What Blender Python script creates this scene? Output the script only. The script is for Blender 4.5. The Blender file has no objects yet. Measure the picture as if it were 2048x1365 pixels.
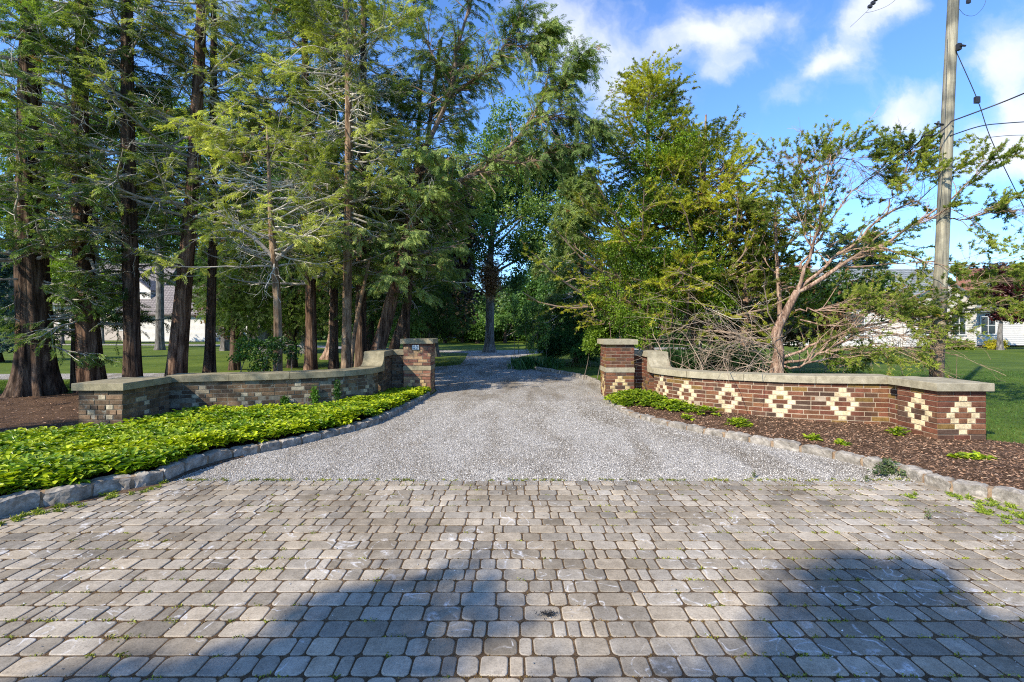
import bpy, math
import numpy as np

# ------------------------------------------------------------------ camera, world, sun, exposure
S = bpy.context.scene
COL = S.collection
CH = 1.5            # camera height in metres
FP = 940.0          # focal length in photo pixels (photo is 2048 px wide)
HZ = 655.0          # photo row of the horizon
cd = bpy.data.cameras.new("camera"); cam = bpy.data.objects.new("camera", cd); COL.objects.link(cam)
cam.location = (0, 0, CH); cam.rotation_euler = (math.pi/2, 0, 0)
cd.sensor_width = 36; cd.lens = 36*FP/2048; cd.shift_y = -(682.5-HZ)/2048
cd.clip_start = 0.05; cd.clip_end = 3000
S.camera = cam

SUN_EL = math.radians(36); SUN_AZ = math.radians(46)   # azimuth from -Y towards -X
to_sun = np.array([-math.sin(SUN_AZ)*math.cos(SUN_EL), -math.cos(SUN_AZ)*math.cos(SUN_EL), math.sin(SUN_EL)])
sd = bpy.data.lights.new("sun", 'SUN'); so = bpy.data.objects.new("sun", sd); COL.objects.link(so)
sd.energy = 4.1; sd.angle = math.radians(0.5); sd.color = (1.0, 0.90, 0.74)
from mathutils import Vector
so.rotation_euler = Vector(to_sun).to_track_quat('Z', 'Y').to_euler(); so.location = (-20, -20, 30)

S.view_settings.view_transform = 'Standard'; S.view_settings.look = 'None'
S.view_settings.gamma = 1.0; S.view_settings.exposure = 1.0
S.cycles.use_denoising = False; S.cycles.filter_width = 1.1
S.cycles.max_bounces = 6; S.cycles.diffuse_bounces = 3; S.cycles.transmission_bounces = 3
S.cycles.caustics_reflective = False; S.cycles.caustics_refractive = False
S.cycles.sample_clamp_indirect = 4.0

world = bpy.data.worlds.new("World"); S.world = world; world.use_nodes = True
def build_world():
    nt = world.node_tree; N = nt.nodes; L = nt.links; N.clear()
    def m(op, a, b=None, c=None, clamp=False):
        n = N.new('ShaderNodeMath'); n.operation = op; n.use_clamp = clamp
        for i, v in enumerate((a, b, c)):
            if v is None: continue
            if isinstance(v, (int, float)): n.inputs[i].default_value = v
            else: L.new(v, n.inputs[i])
        return n.outputs[0]
    def vm(op, a, b=None):
        n = N.new('ShaderNodeVectorMath'); n.operation = op
        for i, v in enumerate((a, b)):
            if v is None: continue
            if isinstance(v, tuple): n.inputs[i].default_value = v
            else: L.new(v, n.inputs[i])
        return n
    out = N.new('ShaderNodeOutputWorld'); bg = N.new('ShaderNodeBackground')
    sky = N.new('ShaderNodeTexSky'); sky.sky_type = 'NISHITA'; sky.sun_disc = False
    sky.sun_elevation = SUN_EL; sky.sun_rotation = math.pi + SUN_AZ
    sky.air_density = 1.0; sky.dust_density = 0.4; sky.ozone_density = 2.5
    tc = N.new('ShaderNodeTexCoord'); d = tc.outputs['Generated']
    sep = N.new('ShaderNodeSeparateXYZ'); L.new(d, sep.inputs[0])
    y = m('MAXIMUM', sep.outputs[1], 0.15)
    u = m('DIVIDE', sep.outputs[0], y); v = m('DIVIDE', sep.outputs[2], y)
    cmb = N.new('ShaderNodeCombineXYZ'); L.new(u, cmb.inputs[0]); L.new(v, cmb.inputs[1])
    # warp
    nz = N.new('ShaderNodeTexNoise'); nz.inputs['Scale'].default_value = 5.0; nz.inputs['Detail'].default_value = 8; nz.inputs['Roughness'].default_value = .6
    L.new(cmb.outputs[0], nz.inputs['Vector'])
    w1 = vm('SUBTRACT', nz.outputs['Color'], (.5, .5, .5)); w2 = vm('MULTIPLY', w1.outputs[0], (.16, .16, 0))
    p = vm('ADD', cmb.outputs[0], w2.outputs[0]).outputs[0]
    blobs = [(1345,80,50,34,.7),(1425,62,55,42,.9),(1530,25,65,30,.7),(1480,130,40,28,.6),(1430,150,25,25,.5),
             (1790,5,60,30,.8),(1730,50,45,32,.95),(1670,105,38,30,.95),(1635,140,28,20,.7),(1720,150,60,50,.3),
             (1190,110,90,90,.55),(1240,180,60,70,.45),(1120,30,90,60,.5),(1570,200,45,40,.55),(1800,200,30,35,.55),(1850,185,45,30,.65),(1790,240,60,26,.8),
             (1990,130,50,40,.8),(2040,60,50,70,.5),(2030,190,30,25,.5),(2060,290,90,60,1.2),(2110,230,80,60,1.0),(1990,330,120,60,.35),(1900,500,300,60,.22),(1700,300,50,22,.35),
             (800,-300,400,150,.9),(1900,-250,300,120,.7),(200,-100,300,150,.5)]
    acc = None
    for (px, py, rx, ry, a) in blobs:
        c = ((px-1024)/FP, (HZ-py)/FP, 0)
        q = vm('MULTIPLY', vm('SUBTRACT', p, c).outputs[0], (FP/rx, FP/ry, 0)).outputs[0]
        dt = vm('DOT_PRODUCT', q, q).outputs['Value']
        e = m('MULTIPLY', m('EXPONENT', m('MULTIPLY', dt, -.7)), a)
        acc = e if acc is None else m('ADD', acc, e)
    n2 = N.new('ShaderNodeTexNoise'); n2.inputs['Scale'].default_value = 9; n2.inputs['Detail'].default_value = 9; n2.inputs['Roughness'].default_value = .55
    L.new(p, n2.inputs['Vector'])
    dens = m('ADD', acc, m('MULTIPLY', m('SUBTRACT', n2.outputs[0], .5), 1.5))
    mr = N.new('ShaderNodeMapRange'); mr.interpolation_type = 'SMOOTHSTEP'; mr.inputs[1].default_value = .12; mr.inputs[2].default_value = 1.2
    L.new(dens, mr.inputs[0])
    cl = m('MULTIPLY', mr.outputs[0], .93)
    # keep clouds in front half only
    cl = m('MULTIPLY', cl, m('GREATER_THAN', sep.outputs[1], .16))
    tint = N.new('ShaderNodeMix'); tint.data_type = 'RGBA'; tint.blend_type = 'MULTIPLY'; tint.inputs[0].default_value = 1
    L.new(sky.outputs[0], tint.inputs[6]); tint.inputs[7].default_value = (.55, .77, 1.08, 1)
    mix = N.new('ShaderNodeMix'); mix.data_type = 'RGBA'
    L.new(cl, mix.inputs[0]); L.new(tint.outputs[2], mix.inputs[6]); mix.inputs[7].default_value = (3.5, 3.65, 3.95, 1)
    L.new(mix.outputs[2], bg.inputs[0]); bg.inputs[1].default_value = .15
    L.new(bg.outputs[0], out.inputs[0])
build_world()

# ------------------------------------------------------------------ helpers
rng = np.random.default_rng(11)
def W(px, py, Y): return np.array([(px-1024)*Y/FP, Y, CH-(py-HZ)*Y/FP])
def G(px, py):
    Y = CH*FP/(py-HZ); return np.array([(px-1024)*Y/FP, Y, 0.0])
def nrm(v): return v/np.maximum(np.linalg.norm(v, axis=-1, keepdims=True), 1e-9)

class MB:
    """collects vertices and faces and links them as one mesh object"""
    def __init__(s): s.V = []; s.F = []; s.C = []; s.n = 0
    def add(s, V, F, col=(.5, .5, .5)):
        V = np.asarray(V, float).reshape(-1, 3)
        c = np.asarray(col, float)
        if c.ndim == 1: c = np.broadcast_to(c, (len(V), 3))
        F = [np.asarray(f, int) for f in (F if isinstance(F, list) else [F])]
        for f in F: s.F.append(f + s.n)
        s.V.append(V); s.C.append(c); s.n += len(V)
        return s
    def build(s, name, mat, parent=None, smooth=False, **props):
        V = np.concatenate(s.V); C = np.concatenate(s.C)
        me = bpy.data.meshes.new(name)
        me.vertices.add(len(V)); me.vertices.foreach_set('co', V.astype(np.float32).ravel())
        cnt = np.concatenate([np.full(len(f), f.shape[1]) for f in s.F])
        idx = np.concatenate([f.ravel() for f in s.F])
        me.loops.add(len(idx)); me.loops.foreach_set('vertex_index', idx.astype(np.int32))
        st = np.concatenate([[0], np.cumsum(cnt)[:-1]])
        me.polygons.add(len(cnt)); me.polygons.foreach_set('loop_start', st.astype(np.int32))
        me.polygons.foreach_set('use_smooth', np.full(len(cnt), bool(smooth)))
        me.update(calc_edges=True)
        at = me.color_attributes.new('col', 'FLOAT_COLOR', 'POINT')
        at.data.foreach_set('color', np.concatenate([C, np.ones((len(C), 1))], 1).astype(np.float32).ravel())
        me.materials.append(mat)
        o = bpy.data.objects.new(name, me); COL.objects.link(o)
        if parent is not None: o.parent = parent
        for k, v in props.items(): o[k] = v
        return o
def thing(name, label, cat, group=None, loc=(0, 0, 0)):
    o = bpy.data.objects.new(name, None); COL.objects.link(o); o.empty_display_size = .2
    o['label'] = label; o['category'] = cat
    if group: o['group'] = group
    return o
def props(label, cat, group=None):
    d = dict(label=label, category=cat)
    if group: d['group'] = group
    return d

BOXF = np.array([[0,3,2,1],[4,5,6,7],[0,1,5,4],[1,2,6,5],[2,3,7,6],[3,0,4,7]])
def box(mb, x0, x1, y0, y1, z0, z1, col=(.5,.5,.5)):
    V = [(x0,y0,z0),(x1,y0,z0),(x1,y1,z0),(x0,y1,z0),(x0,y0,z1),(x1,y0,z1),(x1,y1,z1),(x0,y1,z1)]
    mb.add(V, BOXF, col)
def tubes(mb, P, R, sides=5, col=(.5,.5,.5), cap=False):
    """P (N,K,3) polylines, R (N,K) radii"""
    P = np.asarray(P, float); R = np.asarray(R, float)
    if P.ndim == 2: P = P[None]; R = R[None]
    N, K = P.shape[:2]
    T = nrm(np.gradient(P, axis=1)); mean = nrm(P[:, -1]-P[:, 0])
    ref = np.where(np.abs(mean[:, 2:3]) > .8, np.array([[1., 0, 0]]), np.array([[0, 0, 1.]]))[:, None]
    n1 = nrm(np.cross(T, np.broadcast_to(ref, T.shape))); n2 = np.cross(T, n1)
    a = np.arange(sides)*2*np.pi/sides
    V = P[:, :, None] + R[:, :, None, None]*(np.cos(a)[None, None, :, None]*n1[:, :, None] + np.sin(a)[None, None, :, None]*n2[:, :, None])
    base = (np.arange(N)*K*sides)[:, None, None]; k = (np.arange(K-1)*sides)[None, :, None]; j = np.arange(sides)[None, None, :]; j2 = (j+1) % sides
    F = np.stack([base+k+j, base+k+j2, base+k+sides+j2, base+k+sides+j], -1).reshape(-1, 4)
    c = np.asarray(col, float)
    if c.ndim == 2: c = np.repeat(c, K*sides, 0)
    mb.add(V.reshape(-1, 3), F, c)
def resample(pts, K):
    """smooth polyline through points (Catmull-Rom), rows may hold x,y,z and radius"""
    pts = np.asarray(pts, float)
    if len(pts) == 2: 
        t = np.linspace(0, 1, K)[:, None]; return pts[0]*(1-t)+pts[1]*t
    p = np.vstack([2*pts[0]-pts[1], pts, 2*pts[-1]-pts[-2]])
    n = len(pts)-1; out = []
    for t in np.linspace(0, n-1e-6, K):
        i = int(t); f = t-i; a, b, c, d = p[i], p[i+1], p[i+2], p[i+3]
        out.append(.5*((2*b)+(-a+c)*f+(2*a-5*b+4*c-d)*f*f+(-a+3*b-3*c+d)*f**3))
    return np.array(out)
def vnoise(P, s=1.0, seed=0):
    """cheap smooth 3D value in 0..1"""
    P = np.asarray(P)*s
    if P.shape[-1] == 2: P = np.concatenate([P, 0*P[..., :1]], -1)
    r = np.random.default_rng(seed+100); o = np.zeros(P.shape[:-1])
    for k in range(5):
        d = r.normal(size=3)*(1+.6*k); o = o+np.sin(P@d+r.uniform(0, 6.3)+1.5*np.sin(P@r.normal(size=3)))/(1+.35*k)
    return np.clip(.5+o*.22, 0, 1)

# ------------------------------------------------------------------ materials
def mat(name):
    m = bpy.data.materials.new(name); m.use_nodes = True; nt = m.node_tree
    b = nt.nodes['Principled BSDF']; return m, nt, nt.nodes, nt.links, b
def nd(N, t, **k):
    n = N.new(t)
    for a, v in k.items():
        if a.startswith('i_'):
            key = a[2:]; key = int(key) if key.isdigit() else key.replace('_', ' ')
            n.inputs[key].default_value = v
        else: setattr(n, a, v)
    return n
def ramp(N, stops):
    r = N.new('ShaderNodeValToRGB'); e = r.color_ramp.elements
    while len(e) > 1: e.remove(e[-1])
    e[0].position = stops[0][0]; e[0].color = (*stops[0][1], 1)
    for p, c in stops[1:]:
        x = e.new(p); x.color = (*c, 1)
    return r
def mixc(N, L, fac, a, b, bt='MIX'):
    n = N.new('ShaderNodeMix'); n.data_type = 'RGBA'; n.blend_type = bt
    for i, v in ((0, fac), (6, a), (7, b)):
        if isinstance(v, (int, float)): n.inputs[i].default_value = v
        elif isinstance(v, tuple): n.inputs[i].default_value = (*v, 1)
        else: L.new(v, n.inputs[i])
    return n.outputs[2]
def bump(N, L, h, strength=.5, dist=.02, b=None):
    n = nd(N, 'ShaderNodeBump'); n.inputs['Strength'].default_value = strength; n.inputs['Distance'].default_value = dist
    L.new(h, n.inputs['Height']); L.new(n.outputs[0], b.inputs['Normal']); return n
def noise(N, L, scale, detail=5, rough=.55, vec=None, dist=0.):
    n = nd(N, 'ShaderNodeTexNoise'); n.inputs['Scale'].default_value = scale; n.inputs['Detail'].default_value = detail
    n.inputs['Roughness'].default_value = rough; n.inputs['Distortion'].default_value = dist
    if vec is not None: L.new(vec, n.inputs['Vector'])
    return n
def obco(N): return nd(N, 'ShaderNodeTexCoord').outputs['Object']
def scaled(N, L, v, s):
    n = nd(N, 'ShaderNodeMapping'); n.inputs['Scale'].default_value = s; L.new(v, n.inputs[0]); return n.outputs[0]

def leaf_mat(name, trans=.35, rough=.5, spec=.3):
    m, nt, N, L, b = mat(name)
    at = nd(N, 'ShaderNodeAttribute'); at.attribute_name = 'col'
    L.new(at.outputs[0], b.inputs['Base Color']); b.inputs['Roughness'].default_value = rough
    b.inputs['Specular IOR Level'].default_value = spec
    tr = nd(N, 'ShaderNodeBsdfTranslucent')
    c = mixc(N, L, 1.0, at.outputs[0], (1.25, 1.35, .55), 'MULTIPLY'); L.new(c, tr.inputs[0])
    mx = nd(N, 'ShaderNodeMixShader'); mx.inputs[0].default_value = trans
    L.new(b.outputs[0], mx.inputs[1]); L.new(tr.outputs[0], mx.inputs[2])
    L.new(mx.outputs[0], N['Material Output'].inputs[0]); return m
def twig_mat(name):
    m, nt, N, L, b = mat(name)
    at = nd(N, 'ShaderNodeAttribute'); at.attribute_name = 'col'
    nz = noise(N, L, 14, 5, .6, obco(N)); r = ramp(N, [(.3, (.55, .55, .55)), (.7, (1.25, 1.25, 1.25))]); L.new(nz.outputs[0], r.inputs[0])
    L.new(mixc(N, L, 1.0, at.outputs[0], r.outputs[0], 'MULTIPLY'), b.inputs['Base Color'])
    b.inputs['Roughness'].default_value = .9; bump(N, L, nz.outputs[0], .4, .01, b); return m
def bark_mat(name, c0, c1, c2, vs=(9, 9, .9), strength=.9, dist=.04):
    m, nt, N, L, b = mat(name); oc = obco(N)
    sv = scaled(N, L, oc, vs)
    n1 = noise(N, L, 1.6, 8, .62, sv, .6); n2 = noise(N, L, 2.2, 4, .5, oc); n3 = noise(N, L, 5, 10, .7, sv)
    r = ramp(N, [(.36, c0), (.5, c1), (.66, c2)]); L.new(n1.outputs[0], r.inputs[0])
    r2 = ramp(N, [(.35, (.72, .70, .68)), (.65, (1.22, 1.2, 1.18))]); L.new(n2.outputs[0], r2.inputs[0])
    c = mixc(N, L, 1.0, r.outputs[0], r2.outputs[0], 'MULTIPLY')
    r3 = ramp(N, [(.4, (.7, .7, .7)), (.6, (1.15, 1.15, 1.15))]); L.new(n3.outputs[0], r3.inputs[0])
    L.new(mixc(N, L, 1.0, c, r3.outputs[0], 'MULTIPLY'), b.inputs['Base Color'])
    b.inputs['Roughness'].default_value = .95; b.inputs['Specular IOR Level'].default_value = .15
    a = nd(N, 'ShaderNodeMath', operation='ADD'); L.new(n1.outputs[0], a.inputs[0]); 
    mm = nd(N, 'ShaderNodeMath', operation='MULTIPLY'); mm.inputs[1].default_value = .35; L.new(n3.outputs[0], mm.inputs[0]); L.new(mm.outputs[0], a.inputs[1])
    bump(N, L, a.outputs[0], strength, dist, b); return m

M = {}
M['leaf'] = leaf_mat('leaf_scale', .4, .6, .2)
M['leafb'] = leaf_mat('leaf_broad', .35, .42, .35)
M['pachy'] = leaf_mat('leaf_ground_cover', .3, .38, .4)
M['grassb'] = leaf_mat('grass_blade', .3, .6, .2)
M['twig'] = twig_mat('twig')
M['bark_dark'] = bark_mat('bark_dark', (.018, .012, .009), (.085, .055, .038), (.19, .135, .095))
M['bark_red'] = bark_mat('bark_red', (.03, .016, .010), (.125, .074, .048), (.27, .18, .12))
M['bark_tan'] = bark_mat('bark_tan', (.09, .055, .032), (.23, .155, .095), (.36, .27, .18), (8, 8, 1.4), .6, .02)
M['bark_pink'] = bark_mat('bark_pink', (.08, .05, .035), (.28, .18, .125), (.46, .35, .26), (14, 14, 3.0), .9, .02)
M['bark_grey'] = bark_mat('bark_grey', (.06, .055, .05), (.15, .14, .125), (.26, .25, .23), (10, 10, 1.6), .5, .02)

def mk_brick(name, stain, stainc, lich=0.0):
    m, nt, N, L, b = mat(name); oc = obco(N)
    at = nd(N, 'ShaderNodeAttribute'); at.attribute_name = 'col'
    n1 = noise(N, L, 3.2, 5, .6, oc); n2 = noise(N, L, 60, 6, .65, oc); n3 = noise(N, L, 9, 6, .6, oc)
    r2 = ramp(N, [(.3, (.62, .62, .62)), (.7, (1.3, 1.3, 1.3))]); L.new(n2.outputs[0], r2.inputs[0])
    c = mixc(N, L, 1.0, at.outputs[0], r2.outputs[0], 'MULTIPLY')
    r3 = ramp(N, [(.35, (.68, .66, .64)), (.6, (1.1, 1.1, 1.1))]); L.new(n3.outputs[0], r3.inputs[0])
    c = mixc(N, L, 1.0, c, r3.outputs[0], 'MULTIPLY')
    r1 = ramp(N, [(.56, (0, 0, 0)), (.74, (stain,)*3)]); L.new(n1.outputs[0], r1.inputs[0])
    c = mixc(N, L, r1.outputs[0], c, stainc)
    if lich:
        n4 = noise(N, L, 11, 9, .72, oc, .5); r4 = ramp(N, [(.57, (0, 0, 0)), (.66, (lich,)*3)]); L.new(n4.outputs[0], r4.inputs[0])
        c = mixc(N, L, r4.outputs[0], c, (.34, .38, .33))
    L.new(c, b.inputs['Base Color']); b.inputs['Roughness'].default_value = .9; b.inputs['Specular IOR Level'].default_value = .2
    bump(N, L, n2.outputs[0], .5, .006, b); return m
M['brick'] = mk_brick('red_brick', .45, (.20, .10, .025))
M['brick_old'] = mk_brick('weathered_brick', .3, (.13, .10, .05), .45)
M['brick_gold'] = mk_brick('stained_brick', .7, (.42, .25, .05), .15)

def mk_stone(name, c0, c1, c2, s=6, lich=.5, lcol=(.45, .46, .42)):
    m, nt, N, L, b = mat(name); oc = obco(N)
    n1 = noise(N, L, s, 9, .68, oc, .3); n2 = noise(N, L, 90, 5, .7, oc); n3 = noise(N, L, 7, 8, .7, oc)
    r = ramp(N, [(.3, c0), (.5, c1), (.7, c2)]); L.new(n1.outputs[0], r.inputs[0])
    r2 = ramp(N, [(.3, (.75,)*3), (.7, (1.2,)*3)]); L.new(n2.outputs[0], r2.inputs[0])
    c = mixc(N, L, 1.0, r.outputs[0], r2.outputs[0], 'MULTIPLY')
    r4 = ramp(N, [(.66, (0, 0, 0)), (.69, (lich,)*3)]); L.new(n3.outputs[0], r4.inputs[0])
    c = mixc(N, L, r4.outputs[0], c, lcol)
    L.new(c, b.inputs['Base Color']); b.inputs['Roughness'].default_value = .9; b.inputs['Specular IOR Level'].default_value = .2
    a = nd(N, 'ShaderNodeMath', operation='ADD'); L.new(n1.outputs[0], a.inputs[0]); L.new(n2.outputs[0], a.inputs[1])
    bump(N, L, n2.outputs[0], .5, .004, b); return m
M['coping'] = mk_stone('sandstone_coping', (.20, .175, .12), (.31, .275, .19), (.42, .375, .27), 7, .4, (.55,.54,.5))
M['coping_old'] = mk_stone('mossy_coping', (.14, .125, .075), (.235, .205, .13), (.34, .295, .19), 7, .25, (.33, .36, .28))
M['granite'] = mk_stone('granite_kerb', (.10, .088, .07), (.25, .225, .19), (.46, .42, .36), 9, .4, (.58, .55, .48))
M['mortar'] = mk_stone('mortar', (.24, .185, .125), (.34, .27, .19), (.44, .36, .26), 8, 0)
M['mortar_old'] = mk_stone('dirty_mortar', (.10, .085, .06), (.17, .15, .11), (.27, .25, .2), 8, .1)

def mk_grass():
    m, nt, N, L, b = mat('lawn_grass'); oc = obco(N)
    st = scaled(N, L, oc, (1.0, .45, 1))
    n1 = noise(N, L, .5, 5, .6, oc); n2 = noise(N, L, 7, 8, .72, st); n3 = noise(N, L, 70, 5, .8, oc)
    r = ramp(N, [(.3, (.055, .09, .014)), (.5, (.09, .13, .018)), (.72, (.135, .175, .026))]); L.new(n1.outputs[0], r.inputs[0])
    r2 = ramp(N, [(.3, (.7,)*3), (.7, (1.25,)*3)]); L.new(n2.outputs[0], r2.inputs[0])
    r3 = ramp(N, [(.3, (.5,)*3), (.7, (1.4,)*3)]); L.new(n3.outputs[0], r3.inputs[0])
    c = mixc(N, L, 1.0, r.outputs[0], r2.outputs[0], 'MULTIPLY'); c = mixc(N, L, 1.0, c, r3.outputs[0], 'MULTIPLY')
    # the sown turf on the right is a bluer, deeper green
    sx = nd(N, 'ShaderNodeSeparateXYZ'); L.new(oc, sx.inputs[0])
    mr = nd(N, 'ShaderNodeMapRange'); mr.inputs[1].default_value = 0; mr.inputs[2].default_value = 5; L.new(sx.outputs[0], mr.inputs[0])
    c = mixc(N, L, mr.outputs[0], c, mixc(N, L, 1.0, c, (.86, .93, .85), 'MULTIPLY'))
    L.new(c, b.inputs['Base Color']); b.inputs['Roughness'].default_value = .85; b.inputs['Specular IOR Level'].default_value = .1
    a = nd(N, 'ShaderNodeMath', operation='ADD'); L.new(n2.outputs[0], a.inputs[0]); L.new(n3.outputs[0], a.inputs[1])
    bump(N, L, a.outputs[0], .5, .02, b); return m
M['grass'] = mk_grass()

def mk_gravel():
    m, nt, N, L, b = mat('gravel'); oc = obco(N)
    v = nd(N, 'ShaderNodeTexVoronoi'); v.inputs['Scale'].default_value = 80; L.new(oc, v.inputs['Vector'])
    v2 = nd(N, 'ShaderNodeTexVoronoi'); v2.inputs['Scale'].default_value = 140; L.new(oc, v2.inputs['Vector'])
    n1 = noise(N, L, 1.5, 6, .6, scaled(N, L, oc, (1, .3, 1)), .6); n2 = noise(N, L, 6, 6, .6, oc)
    sx = nd(N, 'ShaderNodeSeparateColor'); L.new(v.outputs['Color'], sx.inputs[0])
    r = ramp(N, [(0, (.15, .136, .115)), (.25, (.31, .287, .25)), (.6, (.48, .452, .405)), (1, (.68, .65, .60))]); L.new(sx.outputs[0], r.inputs[0])
    r1 = ramp(N, [(.36, (.60, .54, .46)), (.56, (1.02, 1.0, .98))]); L.new(n1.outputs[0], r1.inputs[0])
    r2 = ramp(N, [(.3, (.82,)*3), (.65, (1.12,)*3)]); L.new(n2.outputs[0], r2.inputs[0])
    c = mixc(N, L, 1.0, r.outputs[0], r1.outputs[0], 'MULTIPLY'); c = mixc(N, L, 1.0, c, r2.outputs[0], 'MULTIPLY')
    rd = ramp(N, [(.0, (1.15,)*3), (.55, (.9,)*3), (.9, (.35,)*3)]); L.new(v.outputs['Distance'], rd.inputs[0])
    c = mixc(N, L, 1.0, c, rd.outputs[0], 'MULTIPLY')
    L.new(c, b.inputs['Base Color']); b.inputs['Roughness'].default_value = .9
    a = nd(N, 'ShaderNodeMath', operation='MULTIPLY_ADD'); a.inputs[1].default_value = .5
    L.new(v2.outputs['Distance'], a.inputs[0]); L.new(v.outputs['Distance'], a.inputs[2])
    bn = bump(N, L, a.outputs[0], 1.0, .014, b); bn.invert = True; return m
M['gravel'] = mk_gravel()

def mk_paver():
    m, nt, N, L, b = mat('concrete_paver'); oc = obco(N)
    at = nd(N, 'ShaderNodeAttribute'); at.attribute_name = 'col'
    n1 = noise(N, L, 1.3, 5, .6, oc); n2 = noise(N, L, 110, 4, .7, oc); n3 = noise(N, L, 16, 7, .65, oc)
    r3 = ramp(N, [(.3, (.78, .77, .76)), (.7, (1.16, 1.16, 1.16))]); L.new(n3.outputs[0], r3.inputs[0])
    c = mixc(N, L, 1.0, at.outputs[0], r3.outputs[0], 'MULTIPLY')
    r2 = ramp(N, [(.28, (.6,)*3), (.45, (1,)*3), (.72, (1.25,)*3)]); L.new(n2.outputs[0], r2.inputs[0])
    c = mixc(N, L, 1.0, c, r2.outputs[0], 'MULTIPLY')
    r1 = ramp(N, [(.35, (.74, .71, .67)), (.62, (1.14, 1.12, 1.09))]); L.new(n1.outputs[0], r1.inputs[0])
    c = mixc(N, L, 1.0, c, r1.outputs[0], 'MULTIPLY')
    # pale scuff scratches
    w = nd(N, 'ShaderNodeTexNoise'); w.inputs['Scale'].default_value = 3.5; w.inputs['Detail'].default_value = 1.5; w.inputs['Distortion'].default_value = 1.2; L.new(oc, w.inputs['Vector'])
    mm = nd(N, 'ShaderNodeMath', operation='SUBTRACT'); mm.inputs[1].default_value = .5; L.new(w.outputs[0], mm.inputs[0])
    ab = nd(N, 'ShaderNodeMath', operation='ABSOLUTE'); L.new(mm.outputs[0], ab.inputs[0])
    rs = ramp(N, [(0, (1,)*3), (.02, (0,)*3)]); L.new(ab.outputs[0], rs.inputs[0])
    n5 = noise(N, L, 2.1, 3, .5, oc); r5 = ramp(N, [(.5, (0,)*3), (.56, (.8,)*3)]); L.new(n5.outputs[0], r5.inputs[0])
    n6 = noise(N, L, 30, 4, .7, oc); r6 = ramp(N, [(.42, (0,)*3), (.56, (1,)*3)]); L.new(n6.outputs[0], r6.inputs[0])
    f = mixc(N, L, 1.0, rs.outputs[0], r5.outputs[0], 'MULTIPLY'); f = mixc(N, L, 1.0, f, r6.outputs[0], 'MULTIPLY')
    c = mixc(N, L, f, c, (.62, .61, .60))
    L.new(c, b.inputs['Base Color']); b.inputs['Roughness'].default_value = .9; b.inputs['Specular IOR Level'].default_value = .1
    a = nd(N, 'ShaderNodeMath', operation='MULTIPLY_ADD'); a.inputs[1].default_value = .4; L.new(n2.outputs[0], a.inputs[0]); L.new(n3.outputs[0], a.inputs[2])
    bump(N, L, a.outputs[0], .45, .006, b); return m
M['paver'] = mk_paver()
def mk_dirt(name, c0, c1, c2, s=30):
    m, nt, N, L, b = mat(name); oc = obco(N)
    n1 = noise(N, L, s, 8, .75, oc); n2 = noise(N, L, 2.5, 4, .6, oc)
    r = ramp(N, [(.32, c0), (.5, c1), (.68, c2)]); L.new(n1.outputs[0], r.inputs[0])
    r2 = ramp(N, [(.35, (.7,)*3), (.65, (1.2,)*3)]); L.new(n2.outputs[0], r2.inputs[0])
    L.new(mixc(N, L, 1.0, r.outputs[0], r2.outputs[0], 'MULTIPLY'), b.inputs['Base Color'])
    b.inputs['Roughness'].default_value = 1.0; b.inputs['Specular IOR Level'].default_value = .1
    bump(N, L, n1.outputs[0], 1.0, .03, b); return m
M['joint'] = mk_dirt('joint_sand', (.07, .048, .028), (.16, .105, .06), (.27, .18, .105), 60)
M['mulch'] = mk_dirt('bark_mulch', (.035, .02, .012), (.11, .065, .038), (.25, .15, .09), 45)
M['asphalt'] = mk_dirt('asphalt', (.035, .035, .036), (.055, .054, .053), (.085, .083, .08), 120)
M['soil'] = mk_dirt('kerb_soil', (.06, .04, .025), (.15, .10, .065), (.27, .2, .14), 50)
M['chip'] = twig_mat('mulch_chip')

def mk_plain(name, c, rough=.6, s=8, var=.2, metal=0, bs=.2):
    m, nt, N, L, b = mat(name); oc = obco(N)
    n1 = noise(N, L, s, 6, .6, oc); r = ramp(N, [(.3, tuple(x*(1-var) for x in c)), (.7, tuple(min(1, x*(1+var)) for x in c))]); L.new(n1.outputs[0], r.inputs[0])
    L.new(r.outputs[0], b.inputs['Base Color']); b.inputs['Roughness'].default_value = rough; b.inputs['Metallic'].default_value = metal
    bump(N, L, n1.outputs[0], bs, .01, b); return m
M['siding_white'] = mk_plain('white_siding', (.56, .54, .50), .6, 3, .07)
M['siding_tan'] = mk_plain('tan_siding', (.36, .30, .25), .6, 3, .07)
M['trim'] = mk_plain('white_trim', (.62, .62, .6), .5, 3, .04)
M['black'] = mk_plain('dark_metal', (.02, .02, .022), .5, 20, .2)
M['darkdoor'] = mk_plain('dark_door', (.035, .026, .022), .6, 5, .15)
M['bin'] = mk_plain('grey_plastic', (.16, .17, .19), .5, 5, .1)
M['plate'] = mk_plain('enamel_plate', (.62, .70, .72), .3, 30, .05)
M['digit'] = mk_plain('digit_paint', (.03, .05, .07), .4, 30, .05)
M['yellow'] = mk_plain('yellow_tag', (.65, .4, .03), .5, 30, .05)
def mk_glass():
    m, nt, N, L, b = mat('window_glass'); b.inputs['Base Color'].default_value = (.03, .04, .05, 1); b.inputs['Roughness'].default_value = .08; b.inputs['Specular IOR Level'].default_value = .8
    n1 = noise(N, L, 1.5, 2, .5, obco(N)); bump(N, L, n1.outputs[0], .05, .02, b); return m
M['glass'] = mk_glass()
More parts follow.
